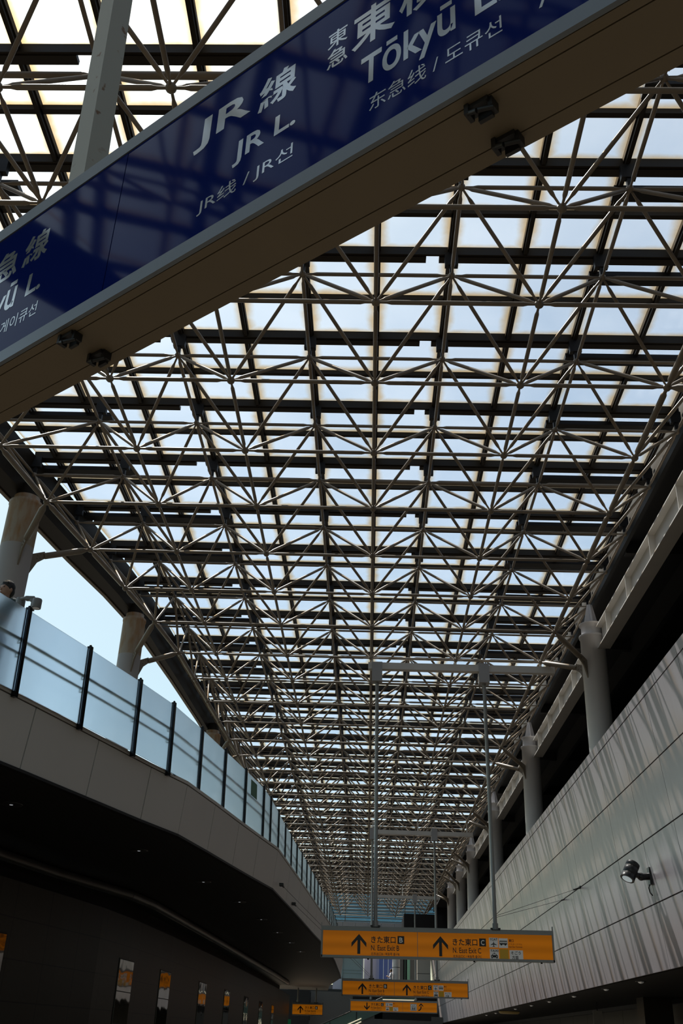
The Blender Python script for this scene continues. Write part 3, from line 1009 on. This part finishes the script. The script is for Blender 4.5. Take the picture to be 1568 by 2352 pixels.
# hanging post, aligned with the sign, leaning a little
zt_ = (12.6 - F0.z) / K
ln = -.063 * (zt_ - .945)
mb = MB()
oa, ob = -.089 * K, -.211 * K
mb.hexa([bf(-1.003, oa, .945), bf(-.879, oa, .945), bf(-.879, ob, .945), bf(-1.003, ob, .945)],
        [bf(-1.003 + ln, oa, zt_), bf(-.879 + ln, oa, zt_), bf(-.879 + ln, ob, zt_), bf(-1.003 + ln, ob, zt_)])
post = mb.build('hanging_post', 'post_rusty', bsign)
bbox(MB(), -1.05, -.83, -.15 * K - .085, -.15 * K + .085, .93, .955).build('foot_plate', 'post_rusty', post)

# ------------------------------------------------------------------ yellow signs
def arrow(cx, z0, z1, w_, down=False):
    h_ = z1 - z0
    t = w_ * .10
    P = [(0, h_), (w_ / 2, h_ * .56), (w_ / 2, h_ * .34), (t, h_ * .70), (t, 0), (-t, 0), (-t, h_ * .70), (-w_ / 2, h_ * .34), (-w_ / 2, h_ * .56)]
    return [(cx + x, (z1 - z) if down else (z0 + z)) for x, z in P]


def convex_prism(mb, poly, fr, y0, y1):
    """extrude a possibly concave outline, triangulated by bmesh"""
    bm = bmesh.new()
    vs_ = [bm.verts.new((x, 0, z)) for x, z in poly]
    f = bm.faces.new(vs_)
    bm.verts.index_update()
    f.normal_update()
    res = bmesh.ops.triangulate(bm, faces=[f])
    tris = [tuple(v.index for v in q.verts) for q in bm.faces]
    bm.free()
    k = len(poly)
    mb.add([fr(x, y1, z) for x, z in poly], tris)
    mb.add([fr(x, y, z) for y in (y0, y1) for x, z in poly], [(i, (i + 1) % k, k + (i + 1) % k, k + i) for i in range(k)])
    return mb


def rect(x0, x1, z0, z1): return [(x0, z0), (x1, z0), (x1, z1), (x0, z1)]
def disc(cx, cz, r, k=12): return [(cx + r * math.cos(2 * math.pi * i / k), cz + r * math.sin(2 * math.pi * i / k)) for i in range(k)]


sf = lambda x, o, z: (x, -o - .085, z)


def glyph(polys, m_, parent, name='pictogram', o0=.004, o1=.007):
    mb = MB()
    for P in polys: convex_prism(mb, P, sf, o0, o1)
    return mb.build(name, m_, parent)


def icon(kind, x, z, s_, parent):
    """white tile with its lower left corner at x, z"""
    wd = s_ * (1.5 if kind == 'dest' else 1)
    t = glyph([rect(x, x + wd, z, z + s_)], 'tile_white', parent, 'icon_tile', .001, .004)
    X = lambda a: x + a * s_
    Z = lambda a: z + a * s_
    R = lambda a, b, c_, d_: rect(X(a), X(b), Z(c_), Z(d_))
    Cc = lambda a, b, r: disc(X(a), Z(b), r * s_)
    if kind == 'plane':
        P = [(.5, .62), (.54, .55), (.54, .42), (.82, .30), (.82, .24), (.54, .29), (.54, .14), (.63, .09), (.63, .05), (.5, .08), (.37, .05), (.37, .09), (.46, .14), (.46, .29), (.18, .24), (.18, .30), (.46, .42), (.46, .55)]
        glyph([[(X(a), Z(b)) for a, b in P]], 'ink_black', t)
        lettering('YCAT', X(.06), X(.94), Z(.70), Z(.95), lambda a, o, b: sf(a, o + .004, b), 'ink_black', t, .003, .02)
    elif kind == 'bus':
        glyph([R(.08, .92, .36, .48), R(.08, .92, .66, .74), R(.08, .14, .48, .66), R(.26, .30, .48, .66), R(.42, .46, .48, .66), R(.58, .62, .48, .66), R(.74, .78, .48, .66), R(.88, .92, .48, .66), Cc(.28, .34, .09), Cc(.72, .34, .09)], 'ink_black', t)
    elif kind == 'taxi':
        glyph([[(X(a), Z(b)) for a, b in ((.12, .34), (.2, .38), (.3, .52), (.7, .52), (.8, .38), (.88, .34), (.88, .14), (.12, .14))], R(.42, .58, .54, .62), R(.16, .30, .06, .14), R(.70, .84, .06, .14)], 'ink_black', t)
        glyph([Cc(.25, .24, .05), Cc(.75, .24, .05), [(X(a), Z(b)) for a, b in ((.28, .39), (.35, .48), (.65, .48), (.72, .39))]], 'tile_white', t, 'pictogram', .007, .009)
        lettering('TAXI', X(.06), X(.94), Z(.72), Z(.95), lambda a, o, b: sf(a, o + .004, b), 'ink_black', t, .003, .02)
    elif kind == 'dest':
        lettering('そごう', X(.15), X(1.25), Z(.55), Z(.90), lambda a, o, b: sf(a, o + .004, b), 'ink_black', t, .003, .015)
        lettering('方面', X(.25), X(.98), Z(.08), Z(.45), lambda a, o, b: sf(a, o + .004, b), 'ink_black', t, .003, .015)
    elif kind == 'lift':
        glyph([R(.06, .94, .04, .08), R(.06, .94, .92, .96), R(.06, .10, .04, .96), R(.90, .94, .04, .96), R(.22, .78, .12, .16), R(.22, .78, .58, .62), R(.22, .26, .12, .62), R(.74, .78, .12, .62),
               Cc(.38, .48, .05), R(.31, .45, .2, .42), Cc(.62, .48, .05), R(.55, .69, .2, .42), [(X(a), Z(b)) for a, b in ((.30, .70), (.46, .70), (.38, .84))], [(X(a), Z(b)) for a, b in ((.54, .84), (.70, .84), (.62, .70))]], 'ink_black', t)
    return t


U = 1 / 247.8                       # sign crop pixels to metres


def exit_block(x, z1, letter, parent, k=1.0):
    """x = left of the writing, z1 = top line; the name, the boxed letter, English and small print"""
    fr = lambda a, o, b: sf(a, o + .001, b)
    lettering('きた東口', x, x + 158 * U * k, z1 - 42 * U * k, z1, fr, 'ink_black', parent, .003, .02)
    t = glyph([rect(x + 170 * U * k, x + 213 * U * k, z1 - 44 * U * k, z1 + 3 * U * k)], 'ink_black', parent, 'letter_tile', .001, .004)
    lettering(letter, x + 181 * U * k, x + 203 * U * k, z1 - 36 * U * k, z1 - 6 * U * k, lambda a, o, b: sf(a, o + .004, b), 'tile_white', t, .003, .02)
    lettering('N. East Exit ' + letter, x, x + 180 * U * k, z1 - 86 * U * k, z1 - 54 * U * k, fr, 'ink_black', parent, .003, .01)
    lettering('北东出口' + letter + ' / 북동쪽 출구' + letter, x, x + 182 * U * k, z1 - 114 * U * k, z1 - 96 * U * k, fr, 'ink_black', parent, .003, .01)


def icon_block(x, z1, parent, k=1.0):
    s_ = 57 * U * k
    icon('plane', x, z1 - s_, s_, parent)
    icon('bus', x + 62 * U * k, z1 - s_ - 2 * U * k, s_, parent)
    icon('taxi', x + 2 * U * k, z1 - s_ - 67 * U * k, s_, parent)
    glyph([rect(x + 65 * U * k, x + 121 * U * k, z1 - s_ - 68 * U * k, z1 - 66 * U * k)], 'tile_khaki', parent, 'blank_tile', .001, .003)
    icon('dest', x + 127 * U * k, z1 - s_ - 71 * U * k, s_, parent)
    fr = lambda a, o, b: sf(a, o + .001, b)
    lettering('東口', x + 125 * U * k, x + 157 * U * k, z1 - 24 * U * k, z1 - 6 * U * k, fr, 'ink_brown', parent, .003, .03)
    lettering('バスターミナル', x + 125 * U * k, x + 210 * U * k, z1 - 41 * U * k, z1 - 30 * U * k, fr, 'ink_brown', parent, .003, .01)
    lettering('East Bus Terminal', x + 125 * U * k, x + 210 * U * k, z1 - 56 * U * k, z1 - 46 * U * k, fr, 'ink_brown', parent, .003, .01)


def sign_box(name, label, loc, w_, h_, divs, pole_x, pole_top, tilt=0.012, group='yellow hanging exit signs', box_drop=.55):
    t = thing(name, label, 'sign', loc, group)
    t.rotation_euler = (0, -tilt, 0)
    MB().box(0, w_, -.07, .07, 0, h_).build('housing', 'sign_frame_grey', t)
    mb = MB().box(-.04, w_ + .04, -.10, .10, h_ - .015, h_ + .075).box(-.03, w_ + .03, -.095, .095, -.055, .005).box(-.04, 0, -.095, .095, -.05, h_ + .06).box(w_, w_ + .04, -.095, .095, -.05, h_ + .06)
    mb.box(-.05, w_ + .05, -.03, .03, h_ + .075, h_ + .10)
    mb.box(-.05, -.03, -.02, .02, h_ + .06, h_ + .18).box(w_ + .02, w_ + .05, -.02, .02, h_ + .06, h_ + .20)
    mb.build('frame', 'sign_frame_grey', t)
    xs = [0] + divs + [w_]
    for a, b in zip(xs, xs[1:]):
        MB().box(a + .008, b - .008, -.085, -.07, .005, h_ - .012).build('face_panel', 'yellow_face', t)
    for a in (w_ * .2, w_ * .66, w_ * .95):
        MB().tube((a, 0, -.055), (a, 0, -.085), .025, 8).build('foot_knob', 'clip_black', t)
    for px_ in pole_x:
        a = V((px_, 0, h_ + .07))
        b = V((px_ - tilt * 0, 0, pole_top - loc[2]))
        pl = MB().tube(a, b - V((0, 0, box_drop)), .052, 14).tube(a, a + V((0, 0, .18)), .075, 14).build('pole', 'sign_frame_grey', t)
        MB().box(px_ - .11, px_ + .11, -.11, .11, h_ + .07, h_ + .095).box(px_ - .13, px_ + .13, -.02, .02, h_ + .095, h_ + .14).build('pole_foot', 'clip_black', pl)
        if box_drop > .3:
            MB().box(px_ - .15, px_ + .15, -.16, .16, pole_top - loc[2] - .58, pole_top - loc[2]).build('junction_box', 'far_grey', pl)
    return t


S1 = (-1.18, 27.9, 3.52)
Wd, Hd = 5.94, .605
zc = lambda v: (208 - v) * U                 # crop row to height above the sign foot


def exit_sign(label, loc, ptop):
    t = sign_box('exit_sign', label, loc, Wd, Hd, [(668 - 58) * U], [1.37, 4.5], ptop)
    xx = lambda u: (u - 58) * U
    glyph([arrow(xx(292), zc(198), zc(80), 96 * U)], 'ink_black', t, 'arrow', .001, .004)
    exit_block(xx(370), zc(90), 'B', t)
    glyph([arrow(xx(815), zc(201), zc(82), 96 * U)], 'ink_black', t, 'arrow', .001, .004)
    exit_block(xx(893), zc(93), 'C', t)
    icon_block(xx(1126), zc(84), t)
    return t


exit_sign('largest, nearest yellow hanging sign with two up arrows for exits B and C', S1, 11.46)
exit_sign('middle-sized yellow hanging sign with two up arrows, just below the nearest one', (-1.17, 52.1, 3.50), 11.2)
t = sign_box('exit_sign', 'yellow hanging sign with a down arrow and a lift symbol, lowest in the middle', (-1.12, 76.0, 3.40), Wd, Hd, [3.58], [1.4, 4.5], 11.0)
glyph([arrow(1.13, .06, .52, 96 * U, True)], 'ink_black', t, 'arrow', .001, .004)
exit_block(1.42, .50, 'C', t)
icon_block(2.42, .55, t)
icon('lift', 4.12, .08, .43, t)
cv = []
for i in range(9):
    an = -math.pi / 2 + i / 8 * (math.pi / 2 - .1)
    cv.append((4.66 + .22 * math.cos(an), .30 + .22 * math.sin(an)))
cin = [(4.66 + .15 * math.cos(-math.pi / 2 + i / 8 * (math.pi / 2 - .1)), .30 + .15 * math.sin(-math.pi / 2 + i / 8 * (math.pi / 2 - .1))) for i in range(9)]
glyph([cv + [(4.885, .38), (4.81, .38)] + cin[::-1], [(4.66, .36), (4.85, .56), (5.04, .36), (4.93, .38), (4.85, .46), (4.77, .38)]], 'ink_black', t, 'arrow', .001, .004)
t = sign_box('exit_sign', 'small dim yellow sign with one up arrow, under the balcony at the lower left', (-5.05, 75.0, 3.02), 2.05, .62, [], [.35, 1.6], 4.66, 0.012, box_drop=0.02)
glyph([arrow(.55, .07, .53, .38)], 'ink_black', t, 'arrow', .001, .004)
exit_block(.86, .50, 'B', t, 1.0)
# headers carrying the poles
for (y, x0, x1, zt, lab) in ((27.9, -.17, 5.3, 11.48, 'nearest pale grey header beam carrying the poles of the largest yellow sign'),
                              (52.1, .0, 5.2, 11.12, 'pale grey header beam over the second yellow sign, below the space frame'),
                              (76.0, .1, 5.1, 10.95, 'farthest pale header beam, over the smallest middle yellow sign')):
    t = thing('header_beam', lab, 'beam', (x0, y, zt), 'header beams of the hanging signs')
    MB().box(0, x1 - x0, -.1, .1, -.2, 0).build('beam', 'girder_paint', t)
    for x in (X0 + W - x0, X0 + 2 * W - x0, .12):
        MB().tube((x, 0, 0), (x, 0, HB - zt - .06), .03, 8).build('hanger', 'girder_paint', t)

# stay wires
for (a, b, lab) in (((3.35, 27.9, 4.62), (6.09, 30.3, 5.72), 'thin stay wire from near sign pole to right wall, upper of two'),
                    ((3.35, 27.9, 4.58), (6.12, 33.0, 5.72), 'thin stay wire from the near sign pole to the right wall, lower one'),
                    ((-2.12, 25.2, 4.85), (.10, 52.1, 4.4), 'thin stay wire from the left balcony fascia, upper of two'),
                    ((-2.03, 28.5, 4.8), (.12, 52.1, 4.3), 'thin stay wire from the left balcony fascia, lower of two')):
    o = tag(MB().tube(a, b, .006, 6).build('stay_wire', 'cable'), lab, 'wire', 'stay wires of the signs')
    d = (V(a) - V(b)).normalized()
    e = V(b) if b[0] > 5 else V(a)
    s_ = 1 if b[0] > 5 else -1
    MB().tube(e, e + d * s_ * .35, .022, 8).box(e.x - .05, e.x + .05, e.y - .1, e.y + .1, e.z - .03, e.z + .03).build('turnbuckle', 'clip_black', o)

# ------------------------------------------------------------------ lamps
wz = 4.98
wxp = wx(wz)
t = thing('floodlight', 'black adjustable spotlight mounted on the pale panelled right wall', 'spotlight', (wxp, 22.95, wz))
MB().box(-.05, .0, -.09, .09, -.16, .20).build('mounting_plate', 'lamp_black', t)
mb = MB().tube((-.04, 0, .02), (-.20, -.03, 0), .075, 14).ball((-.22, -.03, 0), .085, 12, 8).tube((-.22, -.03, 0), (-.34, -.05, .04), .06, 12)
mb.build('knuckle', 'lamp_black', t)
hd = V((-.46, -.10, .10)); ax = V((-.42, -.20, -.78)).normalized()
MB().tube(hd - ax * .20, hd + ax * .20, .15, 28, [(0, .135), (.03, .15), (.24, .15), (.25, .142), (.28, .142), (.29, .15), (.68, .15), (.69, .142), (.72, .142), (.73, .155), (1, .155)], cap=True).build('lamp_head', 'lamp_black', t)
MB().tube(hd + ax * .195, hd + ax * .206, .11, 24).build('lens', 'lamp_lens', t)
MB().path([(-.03, 0, -.12), (-.07, -.01, -.22), (-.05, 0, -.32), (.0, 0, -.38)], .013, 8).build('lamp_cable', 'lamp_black', t)

t = thing('twin_spotlight', 'grey twin spotlight with two drum heads on top of the balustrade post beside the man', 'spotlight', (-4.87, 12.86, 6.825))
MB().tube((0.0, 0, -.0), (0, 0, .16), .022, 10).box(-.035, .035, -.035, .035, -.02, .02).build('stem', 'lamp_grey', t)
arm = MB().path([(-.22, .12, .20), (-.10, .06, .20), (0, 0, .12), (.06, -.02, .08)], .026, 10).box(-.12, .01, 0, .08, .15, .20).build('arm', 'lamp_grey', t)
for c_, r in (((.075, -.03, .07), .068), ((-.24, .17, .16), .068)):
    c_ = V(c_)
    o = MB().tube(c_ - V((0, 0, .07)), c_ + V((0, 0, .07)), r, 24, [(0, r * .97), (.04, r), (.9, r), (1, r * .9)]).build('lamp_head', 'lamp_grey', t)
    MB().tube(c_ - V((0, 0, .072)), c_ - V((0, 0, .068)), r * .75, 20).build('lens', 'tile_white', o)

DLA = ['nearest', 'second nearest', 'third', 'fourth', 'fifth', 'sixth', 'seventh', 'farthest']
for (x, y), nm in zip([(-5.61, 15.6), (-4.42, 19.6), (-3.77, 23.65), (-3.35, 27.2), (-3.17, 31.3), (-3.0, 35.2), (-2.85, 39), (-2.7, 43)], DLA):
    t = thing('recessed_downlight', nm + ' recessed downlight in the dark slatted soffit under the left balcony', 'downlight', (x, y, 4.66), 'downlights under the left balcony')
    MB().tube((0, 0, -.012), (0, 0, .05), .17, 28, [(0, .135), (.0, .17), (.2, .175), (1, .175)]).build('trim_ring', 'downlight_ring', t)
    MB().ball((0, 0, .015), .055, 16, 8, (1, 1, .6)).build('reflector_bulb', 'bulb_glint', t)
for i in range(8):
    nm = DLA[i]
    t = thing('recessed_downlight', nm + ' small downlight in the dark ceiling under the right wall', 'downlight', (6.75, (27.1, 31.1, 36.0, 40.9, 45.4, 50.3, 58.0, 62.5)[i], 3.14), 'downlights under the right wall')
    MB().tube((0, 0, -.012), (0, 0, .03), .13, 24, [(0, .1), (0, .13), (1, .13)]).build('trim_ring', 'downlight_ring', t)
    MB().ball((0, 0, -.01), .075, 16, 8, (1, 1, .6)).build('reflector_bulb', 'bulb_glint_dim', t)
t = thing('ceiling_lamp', 'round dim ceiling lamp under the lower edge of the right wall', 'lamp', (7.0, 54.5, 3.14))
MB().tube((0, 0, -.12), (0, 0, 0), .5, 28, [(0, .42), (.3, .5), (1, .5)]).build('lamp_shade', 'dim_shade', t)
MB().tube((0, 0, -.02), (0, 0, 0), .55, 28).build('rim', 'downlight_ring', t)
t = thing('hanging_plate', 'small pale vertical sign hanging under the right wall ceiling', 'sign', (8.3, 40.0, 2.35))
MB().box(-.16, .16, -.03, .03, 0, .5).build('plate', 'far_grey', t)
MB().tube((0, 0, .5), (0, 0, .79), .015, 8).build('hanger', 'clip_black', t)
for (x, y, lab) in ((9.2, 29.5, 'nearest dark square pillar under the right wall at the right edge'), (9.2, 35.5, 'second dark square pillar under the right wall')):
    t = thing('square_pillar', lab, 'pillar', (x, y, 0), 'dark pillars under the right wall')
    MB().box(-.45, .45, -.45, .45, 0, 3.14).build('shaft', 'wall_brown_plain', t)
    MB().box(-.47, .47, -.47, .47, 0, .12).build('base', 'dark_steel', t)

# mirror strips on the left wall
STR = [(18.7, 20.05), (25.95, 27.15), (30.2, 31.5), (36.3, 37.7), (41.9, 43.3), (48.0, 49.4), (54.0, 55.4), (60.0, 61.3)]
ML = ['leftmost mirror strip, at the left edge of the photo on the dark wall', 'largest clear mirror strip reflecting a yellow sign on the dark left wall', 'second clear mirror strip from the left reflecting an orange patch',
      'third clear mirror strip on the dark left wall', 'fourth clear mirror strip on the dark left wall', 'fifth mirror strip, narrow and far along the left wall', 'sixth mirror strip, second farthest along the left wall', 'farthest thin mirror strip on the left wall']
wlx = lambda y: interp([(b, a) for a, b in WL], y)
m, n, l, p = nodes_of('mirror_wavy')
p.inputs['Base Color'].default_value = (0.30, 0.28, 0.24, 1); p.inputs['Metallic'].default_value = 1; p.inputs['Roughness'].default_value = 0.04
tc = n.new('ShaderNodeTexCoord'); nz = n.new('ShaderNodeTexNoise'); nz.inputs['Scale'].default_value = 0.9
bp = n.new('ShaderNodeBump'); bp.inputs['Strength'].default_value = 0.25; bp.inputs['Distance'].default_value = 0.05
l.new(tc.outputs['Object'], nz.inputs['Vector']); l.new(nz.outputs['Fac'], bp.inputs['Height']); l.new(bp.outputs[0], p.inputs['Normal'])
for (y0, y1), lab in zip(STR, ML):
    a, b = V((wlx(y0), y0)), V((wlx(y1), y1))
    d = (b - a).normalized(); nn = V((d.y, -d.x))
    t = thing('mirror_strip', lab, 'mirror', (a.x, a.y, .6), 'mirror strips on the left wall')
    for z0, z1 in ((0, 1.13), (1.15, 1.83), (1.85, 2.53)):
        q = [V((0, 0)), b - a, b - a + nn * .02, nn * .02]
        MB().hexa([(v.x, v.y, z0) for v in q], [(v.x, v.y, z1) for v in q]).build('mirror_glass', 'mirror_wavy', t)
    q = [-d * .03, b - a + d * .03, b - a + d * .03 + nn * .012, -d * .03 + nn * .012]
    MB().hexa([(v.x, v.y, -.03) for v in q], [(v.x, v.y, 2.56) for v in q]).build('backing', 'dark_steel', t)

tag(MB().box(-4.25, -4.09, 59.95, 60.0, 2.22, 2.48).build('exit_light', 'exit_green'), 'tiny green lit emergency exit light at the bottom left of the small sign', 'exit light')

# ------------------------------------------------------------------ far things
t = thing('equipment_box', 'black louvred box standing at the far end beside the last columns', 'enclosure', (3.0, 90.0, 9.9))
MB().box(0, 3.3, 0, 6, .3, 1.35).build('casing', 'black_recess', t)
mb = MB()
for k in range(10): mb.box(-.03, 0, .1, 5.9, .36 + .1 * k, .40 + .1 * k)
mb.build('louvre', 'far_darkgrey', t)
for x in (.2, 3.1):
    for y in (.3, 5.7): MB().box(x - .08, x + .08, y - .08, y + .08, -4.7, .3).build('leg', 'dark_steel', t)
t = thing('round_column', 'pale round column at the far end, beside the blue wall panels', 'column', (2.58, 98.6, 5.55))
MB().tube((0, 0, 0), (0, 0, 4.8), .34, 28).build('shaft', 'column_white', t)
MB().tube((0, 0, 2.0), (0, 0, 2.04), .35, 28).build('joint_band', 'dark_steel', t)
t = thing('clad_column', 'pale panelled square column at the far right end, between the two upper yellow signs', 'column', (5.1, 99.0, 5.55))
for k in range(3): MB().box(-.6, .6, -.5, .5, 1.6 * k + .02, 1.6 * k + 1.58).build('cladding_panel', 'clad_white', t)
MB().box(-.58, .58, -.48, .48, 0, 4.8).build('core', 'dark_steel', t)
esc = thing('escalator', 'glass-sided escalator rising at the far end behind the lowest yellow sign', 'escalator', (-4.4, 84.0, 0))
ex = lambda x, z, y: (x, y, z)
sl = [(0, 2.35), (1.0, 2.55), (5.6, 4.55), (8.2, 4.62)]
for yy in (0, 1.6):
    mb = MB()
    for (a, b), (c_, d_) in zip(sl, sl[1:]):
        mb.hexa([(a, yy, b - .95), (c_, yy, d_ - .95), (c_, yy + .03, d_ - .95), (a, yy + .03, b - .95)], [(a, yy, b), (c_, yy, d_), (c_, yy + .03, d_), (a, yy + .03, b)])
    mb.build('glass_side', 'green_glass', esc)
    MB().path([(a, yy + .015, b + .03) for a, b in sl], .04, 8).build('handrail', 'clip_black', esc)
    for a, b in ((1.6, 2.35), (3.6, 3.2)):
        MB().box(a, a + .06, yy - .02, yy + .05, b - .6, b + .45).build('side_post', 'clip_black', esc)
for off in (.0, .22):
    MB().path([(2.3, -.06, 2.35 - off), (4.0, -.06, 3.09 - off)], .035, 8).build('side_strip', 'stair_strip', esc)  # warm emissive strips along the near glass side
MB().path([(5.6, -.06, 4.42), (8.1, -.06, 4.46)], .03, 8).build('side_strip', 'stair_strip', esc)
MB().hexa([(0, .1, .9), (5.6, .1, 2.9), (5.6, 1.5, 2.9), (0, 1.5, .9)], [(0, .1, 1.5), (5.6, .1, 3.6), (5.6, 1.5, 3.6), (0, 1.5, 1.5)]).build('truss_body', 'far_darkgrey', esc)
MB().box(5.0, 9.3, .1, 1.5, 3.1, 3.55).build('landing', 'dark_steel', esc)


# ------------------------------------------------------------------ people
def remesh(mb, name, m_, parent, vox, smooth=6):
    o = mb.build(name, m_, parent)
    md = o.modifiers.new('r', 'REMESH'); md.mode = 'VOXEL'; md.voxel_size = vox
    if smooth:
        ms = o.modifiers.new('s', 'SMOOTH'); ms.iterations = smooth; ms.factor = .5
    bpy.context.view_layer.update()
    me = bpy.data.meshes.new_from_object(o.evaluated_get(bpy.context.evaluated_depsgraph_get()))
    o.modifiers.clear()
    old = o.data
    o.data = me
    bpy.data.meshes.remove(old)
    me.polygons.foreach_set('use_smooth', [True] * len(me.polygons))
    if not me.materials: me.materials.append(MATS[m_])
    return o


def cap(mb, a, b, ra, rb):
    mb.tube(a, b, ra, 14, [(0, ra), (1, rb)])
    mb.ball(a, ra, 12, 8); mb.ball(b, rb, 12, 8)


def person(name, label, loc, rz, shirt, collar, legs, reach, vox):
    """standing figure facing +y in its own frame, arms bent with the hands forward"""
    t = thing(name, label, 'person', loc, None, rz)
    t.scale = (1.07,) * 3
    B = MB()
    # legs and feet
    for s_ in (-1, 1):
        cap(B, (s_ * .10, 0, .90), (s_ * .11, .01, .50), .085, .058); cap(B, (s_ * .11, .01, .50), (s_ * .115, -.02, .09), .058, .038)
        cap(B, (s_ * .115, -.04, .05), (s_ * .13, .15, .035), .045, .032)
    # trunk
    B.ball((0, 0, .95), .16, 16, 10, (1, .72, .8)); B.ball((0, 0, 1.12), .15, 16, 10, (1, .68, 1)); B.ball((0, .0, 1.30), .175, 16, 10, (1.02, .66, .85))
    cap(B, (-.17, 0, 1.39), (.17, 0, 1.39), .065, .065)
    cap(B, (0, -.01, 1.40), (0, .015, 1.53), .062, .056)
    # head
    B.ball((0, .005, 1.615), .095, 20, 14, (.80, .98, 1.18)); B.ball((0, .035, 1.555), .066, 16, 10, (.86, 1.0, .92))
    cap(B, (0, .098, 1.615), (0, .108, 1.590), .010, .0135); B.ball((0, .105, 1.545), .016, 10, 6, (1.5, .6, .6)); B.ball((0, .088, 1.505), .022, 10, 6)
    for s_ in (-1, 1):
        B.ball((s_ * .080, -.005, 1.60), .026, 10, 8, (.45, .8, 1.25)); B.ball((s_ * .034, .085, 1.648), .017, 8, 6, (1.5, .6, .5))
    # arms and hands, five fingers each
    for s_ in (-1, 1):
        sh = V((s_ * .20, 0, 1.38)); el = V((s_ * .25, .03 + .08 * reach, 1.10)); wr = V((s_ * .17, .27, 1.10 + .05 * reach))
        cap(B, sh, el, .052, .040); cap(B, el, wr, .038, .026)
        hx = (wr - el).normalized()
        pal = wr + hx * .06
        B.ball(pal, .04, 12, 8, (.55, 1.1, .9))
        for k, (off, ln_) in enumerate(((-.028, .060), (-.010, .072), (.009, .068), (.027, .052))):
            a = pal + hx * .03 + V((0, 0, off)); b = a + hx * ln_ * .6 + V((-s_ * .012, 0, 0)); c_ = b + hx * ln_ * .35 + V((-s_ * .028, 0, -.004))
            cap(B, a, b, .0095, .0085); cap(B, b, c_, .0085, .007)
        a = wr + hx * .03 + V((0, 0, .028)); b = a + hx * .03 + V((-s_ * .02, 0, .028)); c_ = b + hx * .03 + V((-s_ * .012, 0, .004))
        cap(B, a, b, .012, .010); cap(B, b, c_, .010, .008)
    body = remesh(B, 'body', 'skin', t, vox)
    H = MB()
    H.ball((0, -.012, 1.660), .100, 20, 14, (.86, 1.02, .98)); H.ball((0, -.045, 1.60), .086, 16, 12, (.92, .80, 1.05))
    for i in range(26):
        an = random.uniform(0, 6.28); el_ = random.uniform(.2, 1.25)
        H.ball((.071 * math.cos(an) * math.cos(el_), -.012 + .086 * math.sin(an) * math.cos(el_), 1.664 + .084 * math.sin(el_)), .018, 8, 6)
    for i in range(9):
        H.ball((-.06 + .015 * i, .078 - abs(i - 4) * .006, 1.70 - random.uniform(0, .012)), .018, 8, 6)
    for s_ in (-1, 1): H.ball((s_ * .074, .018, 1.635), .018, 8, 6, (.6, 1, 1.6))
    remesh(H, 'hair', 'hair_black', t, max(vox * .8, .006), 8)
    for s_ in (-1, 1):
        MB().ball((s_ * .034, .091, 1.628), .010, 10, 6, (1.5, .55, .6)).build('eye', 'eye_dark', t)
    MB().ball((0, .108, 1.547), .012, 10, 6, (1.9, .5, .45)).build('lips', 'lip', t)
    S_ = MB()
    S_.ball((0, 0, 1.02), .17, 16, 10, (1.02, .76, .8)); S_.ball((0, 0, 1.14), .165, 16, 10, (1.02, .72, 1)); S_.ball((0, 0, 1.30), .185, 16, 10, (1.05, .70, .88))
    cap(S_, (-.18, 0, 1.385), (.18, 0, 1.385), .075, .075)
    for s_ in (-1, 1): cap(S_, (s_ * .20, 0, 1.375), (s_ * .245, .03 + .08 * reach, 1.15), .064, .058)
    remesh(S_, 'shirt', shirt, t, max(vox, .010), 4)
    MB().tube((0, -.008, 1.415), (0, .002, 1.465), .075, 20, [(0, .118), (.5, .085), (1, .074)], cap=False).build('collar', collar, t)
    P = MB()
    P.ball((0, 0, .93), .165, 16, 10, (1.02, .76, .75))
    for s_ in (-1, 1):
        cap(P, (s_ * .10, 0, .88), (s_ * .11, .01, .50), .098, .074); cap(P, (s_ * .11, .01, .50), (s_ * .115, -.02, .10), .074, .060)
    remesh(P, 'trousers', legs, t, max(vox, .010), 4)
    for s_ in (-1, 1):
        Q = MB(); cap(Q, (s_ * .115, -.05, .05), (s_ * .13, .16, .042), .052, .044); Q.box(s_ * .115 - .05, s_ * .125 + .05, -.10, .2, 0, .03)
        remesh(Q, 'shoe', 'shoe', t, .012, 3)
    return t


person('person', 'dark-haired man in a lime-collared shirt behind the frosted balustrade at the left edge', (-5.435, 13.26, 5.55), math.radians(150), 'shirt_teal', 'lime', 'denim', 0.4, .0075)
person('person', 'tiny person in a pale shirt leaning at the far end beside the pale round column', (2.12, 98.3, 5.55), math.radians(95), 'shirt_pale', 'shirt_pale', 'denim', 1.0, .016)
